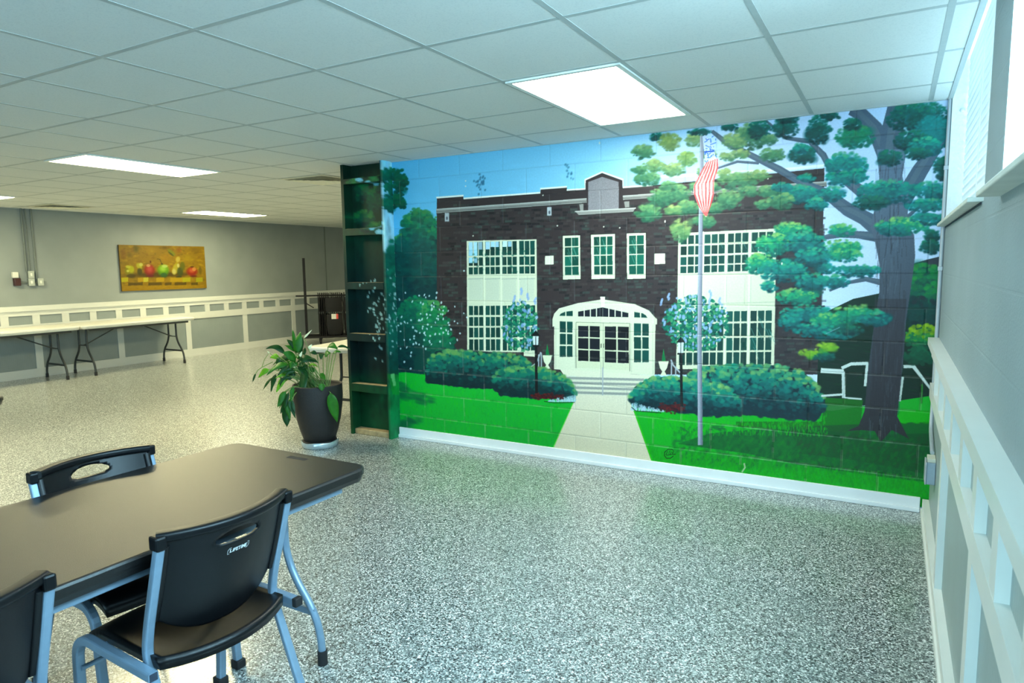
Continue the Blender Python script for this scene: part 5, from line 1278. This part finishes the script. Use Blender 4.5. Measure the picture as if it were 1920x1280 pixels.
# ------------------------------------------------------------------ conduit and box by the mural's right corner
pts = arc_pts([(-0.0115, -0.018, H), (-0.0115, -0.018, 0.66), (-0.016, -0.07, 0.52), (-0.02, -0.40, 0.462)], 0.06, 5)
t = thing('corner_conduit', 'grey conduit pipe in the corner between the mural and window wall', 'conduit', (0, 0, 0))
MB().tube(pts, 0.0105, seg=12).build('pipe', M['conduit'], t)
for zz_ in (1.44, 2.0):
    MB().bbox((-0.025, -0.0315, zz_ - 0.012), (-0.001, -0.0055, zz_ + 0.012), 0.003).build('strap', M['conduit'], t)
t = thing('junction_box', 'small grey steel junction box low on the window wall by the mural', 'junction box', (-0.0055, -0.45, 0.315))
MB().bbox((-0.04, -0.055, 0.0), (0.0, 0.055, 0.118), 0.003).build('box', M['boxgrey'], t)
MB().bbox((-0.047, -0.058, -0.002), (-0.04, 0.058, 0.12), 0.003).build('cover', M['conduit'], t)
MB().bbox((-0.038, -0.05, 0.118), (0.0, 0.05, 0.138), 0.003).build('connector', M['boxpale'], t)

# ------------------------------------------------------------------ rolling cart of folded black chairs
CX, CY, CR = -9.98, 5.32, math.radians(44)
def cart_at(x, y, z): return (CX + x * math.cos(CR) - y * math.sin(CR), CY + x * math.sin(CR) + y * math.cos(CR), z)
t = thing('chair_cart', 'black rolling cart with a tall pole, loaded with folded black chairs', 'cart', (CX, CY, 0), CR)
MB().bbox((-0.56, -0.27, 0.13), (0.46, 0.27, 0.165), 0.006).build('base', M['cartblack'], t)
for sx in (-0.26, 0.27):
    for sy in (-0.22, 0.22):
        cs = MB().tube([(sx - 0.015, sy, 0.05), (sx + 0.015, sy, 0.05)], 0.05, seg=18).build('caster', M['cartblack'], t)
        MB().bbox((sx - 0.025, sy - 0.03, 0.06), (sx + 0.025, sy + 0.03, 0.13), 0.004).build('fork', M['cartblack'], cs)
MB().bbox((-0.56, 0.215, 0.165), (-0.51, 0.265, 1.70), 0.004).build('pole', M['cartblack'], t)
MB().bbox((-0.72, 0.23, 0.93), (0.46, 0.25, 0.96), 0.003).build('hanger_arm', M['cartblack'], t)
MB().tube([(-0.53, 0.24, 0.80), (-0.38, 0.245, 0.70)], 0.01, seg=8).build('hanger_brace', M['cartblack'], t)
MB().bbox((0.41, 0.215, 0.165), (0.46, 0.265, 0.96), 0.004).build('pole', M['cartblack'], t)
def folded_chair(label, x, y, z, phi, first=None):
    loc = cart_at(x, y, z); rz = CR + math.radians(phi)
    if first is not None:
        c_ = copy_tree(first); c_.location = loc; c_.rotation_euler.z = rz; c_['label'] = label; return c_
    q = thing('folded_chair', label, 'folding chair', loc, rz, 'folded chairs on the cart')
    for s in (-1, 1):
        MB().tube(arc_pts([(s * 0.165, 0.0, 0.0), (s * 0.175, 0.0, 0.60), (s * 0.16, 0.0, 0.84)], 0.1, 4), 0.0085, seg=8).build('leg', M['cartblack'], q)
    MB().sweep([(0, 0.002, 0.02), (0, 0.002, 0.05), (0, 0.002, 0.12), (0, 0.003, 0.34), (0, 0.002, 0.42)], rrect(0.31, 0.016, 0.006, 2), up=(0, 1, 0), scales=[0.72, 0.88, 0.96, 1, 0.94]).build('seat', M['cartblack'], q)
    MB().sweep([(0, 0.0, 0.47), (0, 0.0, 0.50), (0, 0.0, 0.71), (0, 0.0, 0.75)], rrect(0.32, 0.015, 0.005, 2), up=(0, 1, 0), scales=[0.9, 1, 1, 0.94]).build('backrest', M['cartblack'], q)
    return q
PZC = 0.166
NTH = ['first', 'second', 'third', 'fourth', 'fifth', 'sixth']
f0 = None
for i in range(6):
    q = folded_chair('folded black chair on the cart, %s edge-on in the row nearest the tall pole' % NTH[i], -0.27 + 0.036 * i, 0.03, PZC, -84, f0)
    f0 = f0 or q
for i in range(6):
    folded_chair('folded black chair, %s edge-on in the row behind the labelled chair' % NTH[i], -0.03 + 0.036 * i, 0.03, PZC, -84, f0)
for i in range(4):
    folded_chair('folded black chair, %s edge-on in the row against the green post' % NTH[i], 0.24 + 0.036 * i, 0.03, PZC, -84, f0)
fm = folded_chair('folded black chair facing out with a white and red label', 0.02, -0.22, PZC, 180, f0)
MB().bbox((-0.075, 0.0105, 0.33), (0.055, 0.0125, 0.43), 0.0008).build('label_sticker', M['whitetop'], fm)
MB().bbox((-0.075, 0.0125, 0.33), (-0.035, 0.0132, 0.43), 0.0003).build('label_stripe', M['red'], fm)
folded_chair('folded black chair facing out just right of the labelled chair', 0.38, -0.235, PZC, 180, f0)

# ------------------------------------------------------------------ daylight, camera, view
w = bpy.data.worlds.new('World'); SC.world = w; w.use_nodes = True
bg = w.node_tree.nodes['Background']; bg.inputs['Color'].default_value = DAY_COL + (1,); bg.inputs['Strength'].default_value = 0.6
def window_light(name, y, z, sy, sz, power, tilt=0):
    l = bpy.data.lights.new(name, 'AREA'); l.shape = 'RECTANGLE'; l.size = sz; l.size_y = sy; l.energy = power; l.color = DAY_COL
    o = bpy.data.objects.new(name, l); COL.objects.link(o); o.location = (0.32, y, z); o.rotation_euler = (0, math.radians(90 - tilt), 0)
    return o
window_light('daylight_by_mural', -0.97, 2.2, 1.8, 0.95, 45, 0)
window_light('daylight_by_camera', -3.3, 2.2, 1.9, 0.95, 170, 28)
window_light('added_daylight_behind_camera', -5.75, 2.2, 1.9, 0.95, 42, 28)  # daylight for the added, unseen third window
l = bpy.data.lights.new('daylight_front', 'AREA'); l.shape = 'RECTANGLE'; l.size = FX1 - FX0 + 0.2; l.size_y = FZ1 - FZ0 + 0.2; l.energy = 210; l.color = DAY_COL
o = bpy.data.objects.new('daylight_front', l); COL.objects.link(o); o.location = ((FX0 + FX1) / 2, YB - 0.3, (FZ0 + FZ1) / 2); o.rotation_euler = (PI / 2, 0, 0)
cam = bpy.data.cameras.new('camera'); co = bpy.data.objects.new('camera', cam); COL.objects.link(co)
cam.sensor_width = 36; cam.lens = 36 * FPX / 1920; cam.clip_start = 0.05
mt = Matrix(((RT[0], UP[0], -FW[0], CAM[0]), (RT[1], UP[1], -FW[1], CAM[1]), (RT[2], UP[2], -FW[2], CAM[2]), (0, 0, 0, 1)))
co.matrix_world = mt
cam.dof.use_dof = True; cam.dof.focus_distance = 3.3; cam.dof.aperture_fstop = 7.0
SC.camera = co
vs = SC.view_settings
vs.view_transform = 'Standard'; vs.look = 'None'; vs.gamma = 1.0; vs.exposure = 0.72
try: vs.use_curve_mapping = False
except Exception: pass
SC.cycles.max_bounces = 8; SC.cycles.diffuse_bounces = 5; SC.cycles.sample_clamp_indirect = 6.0
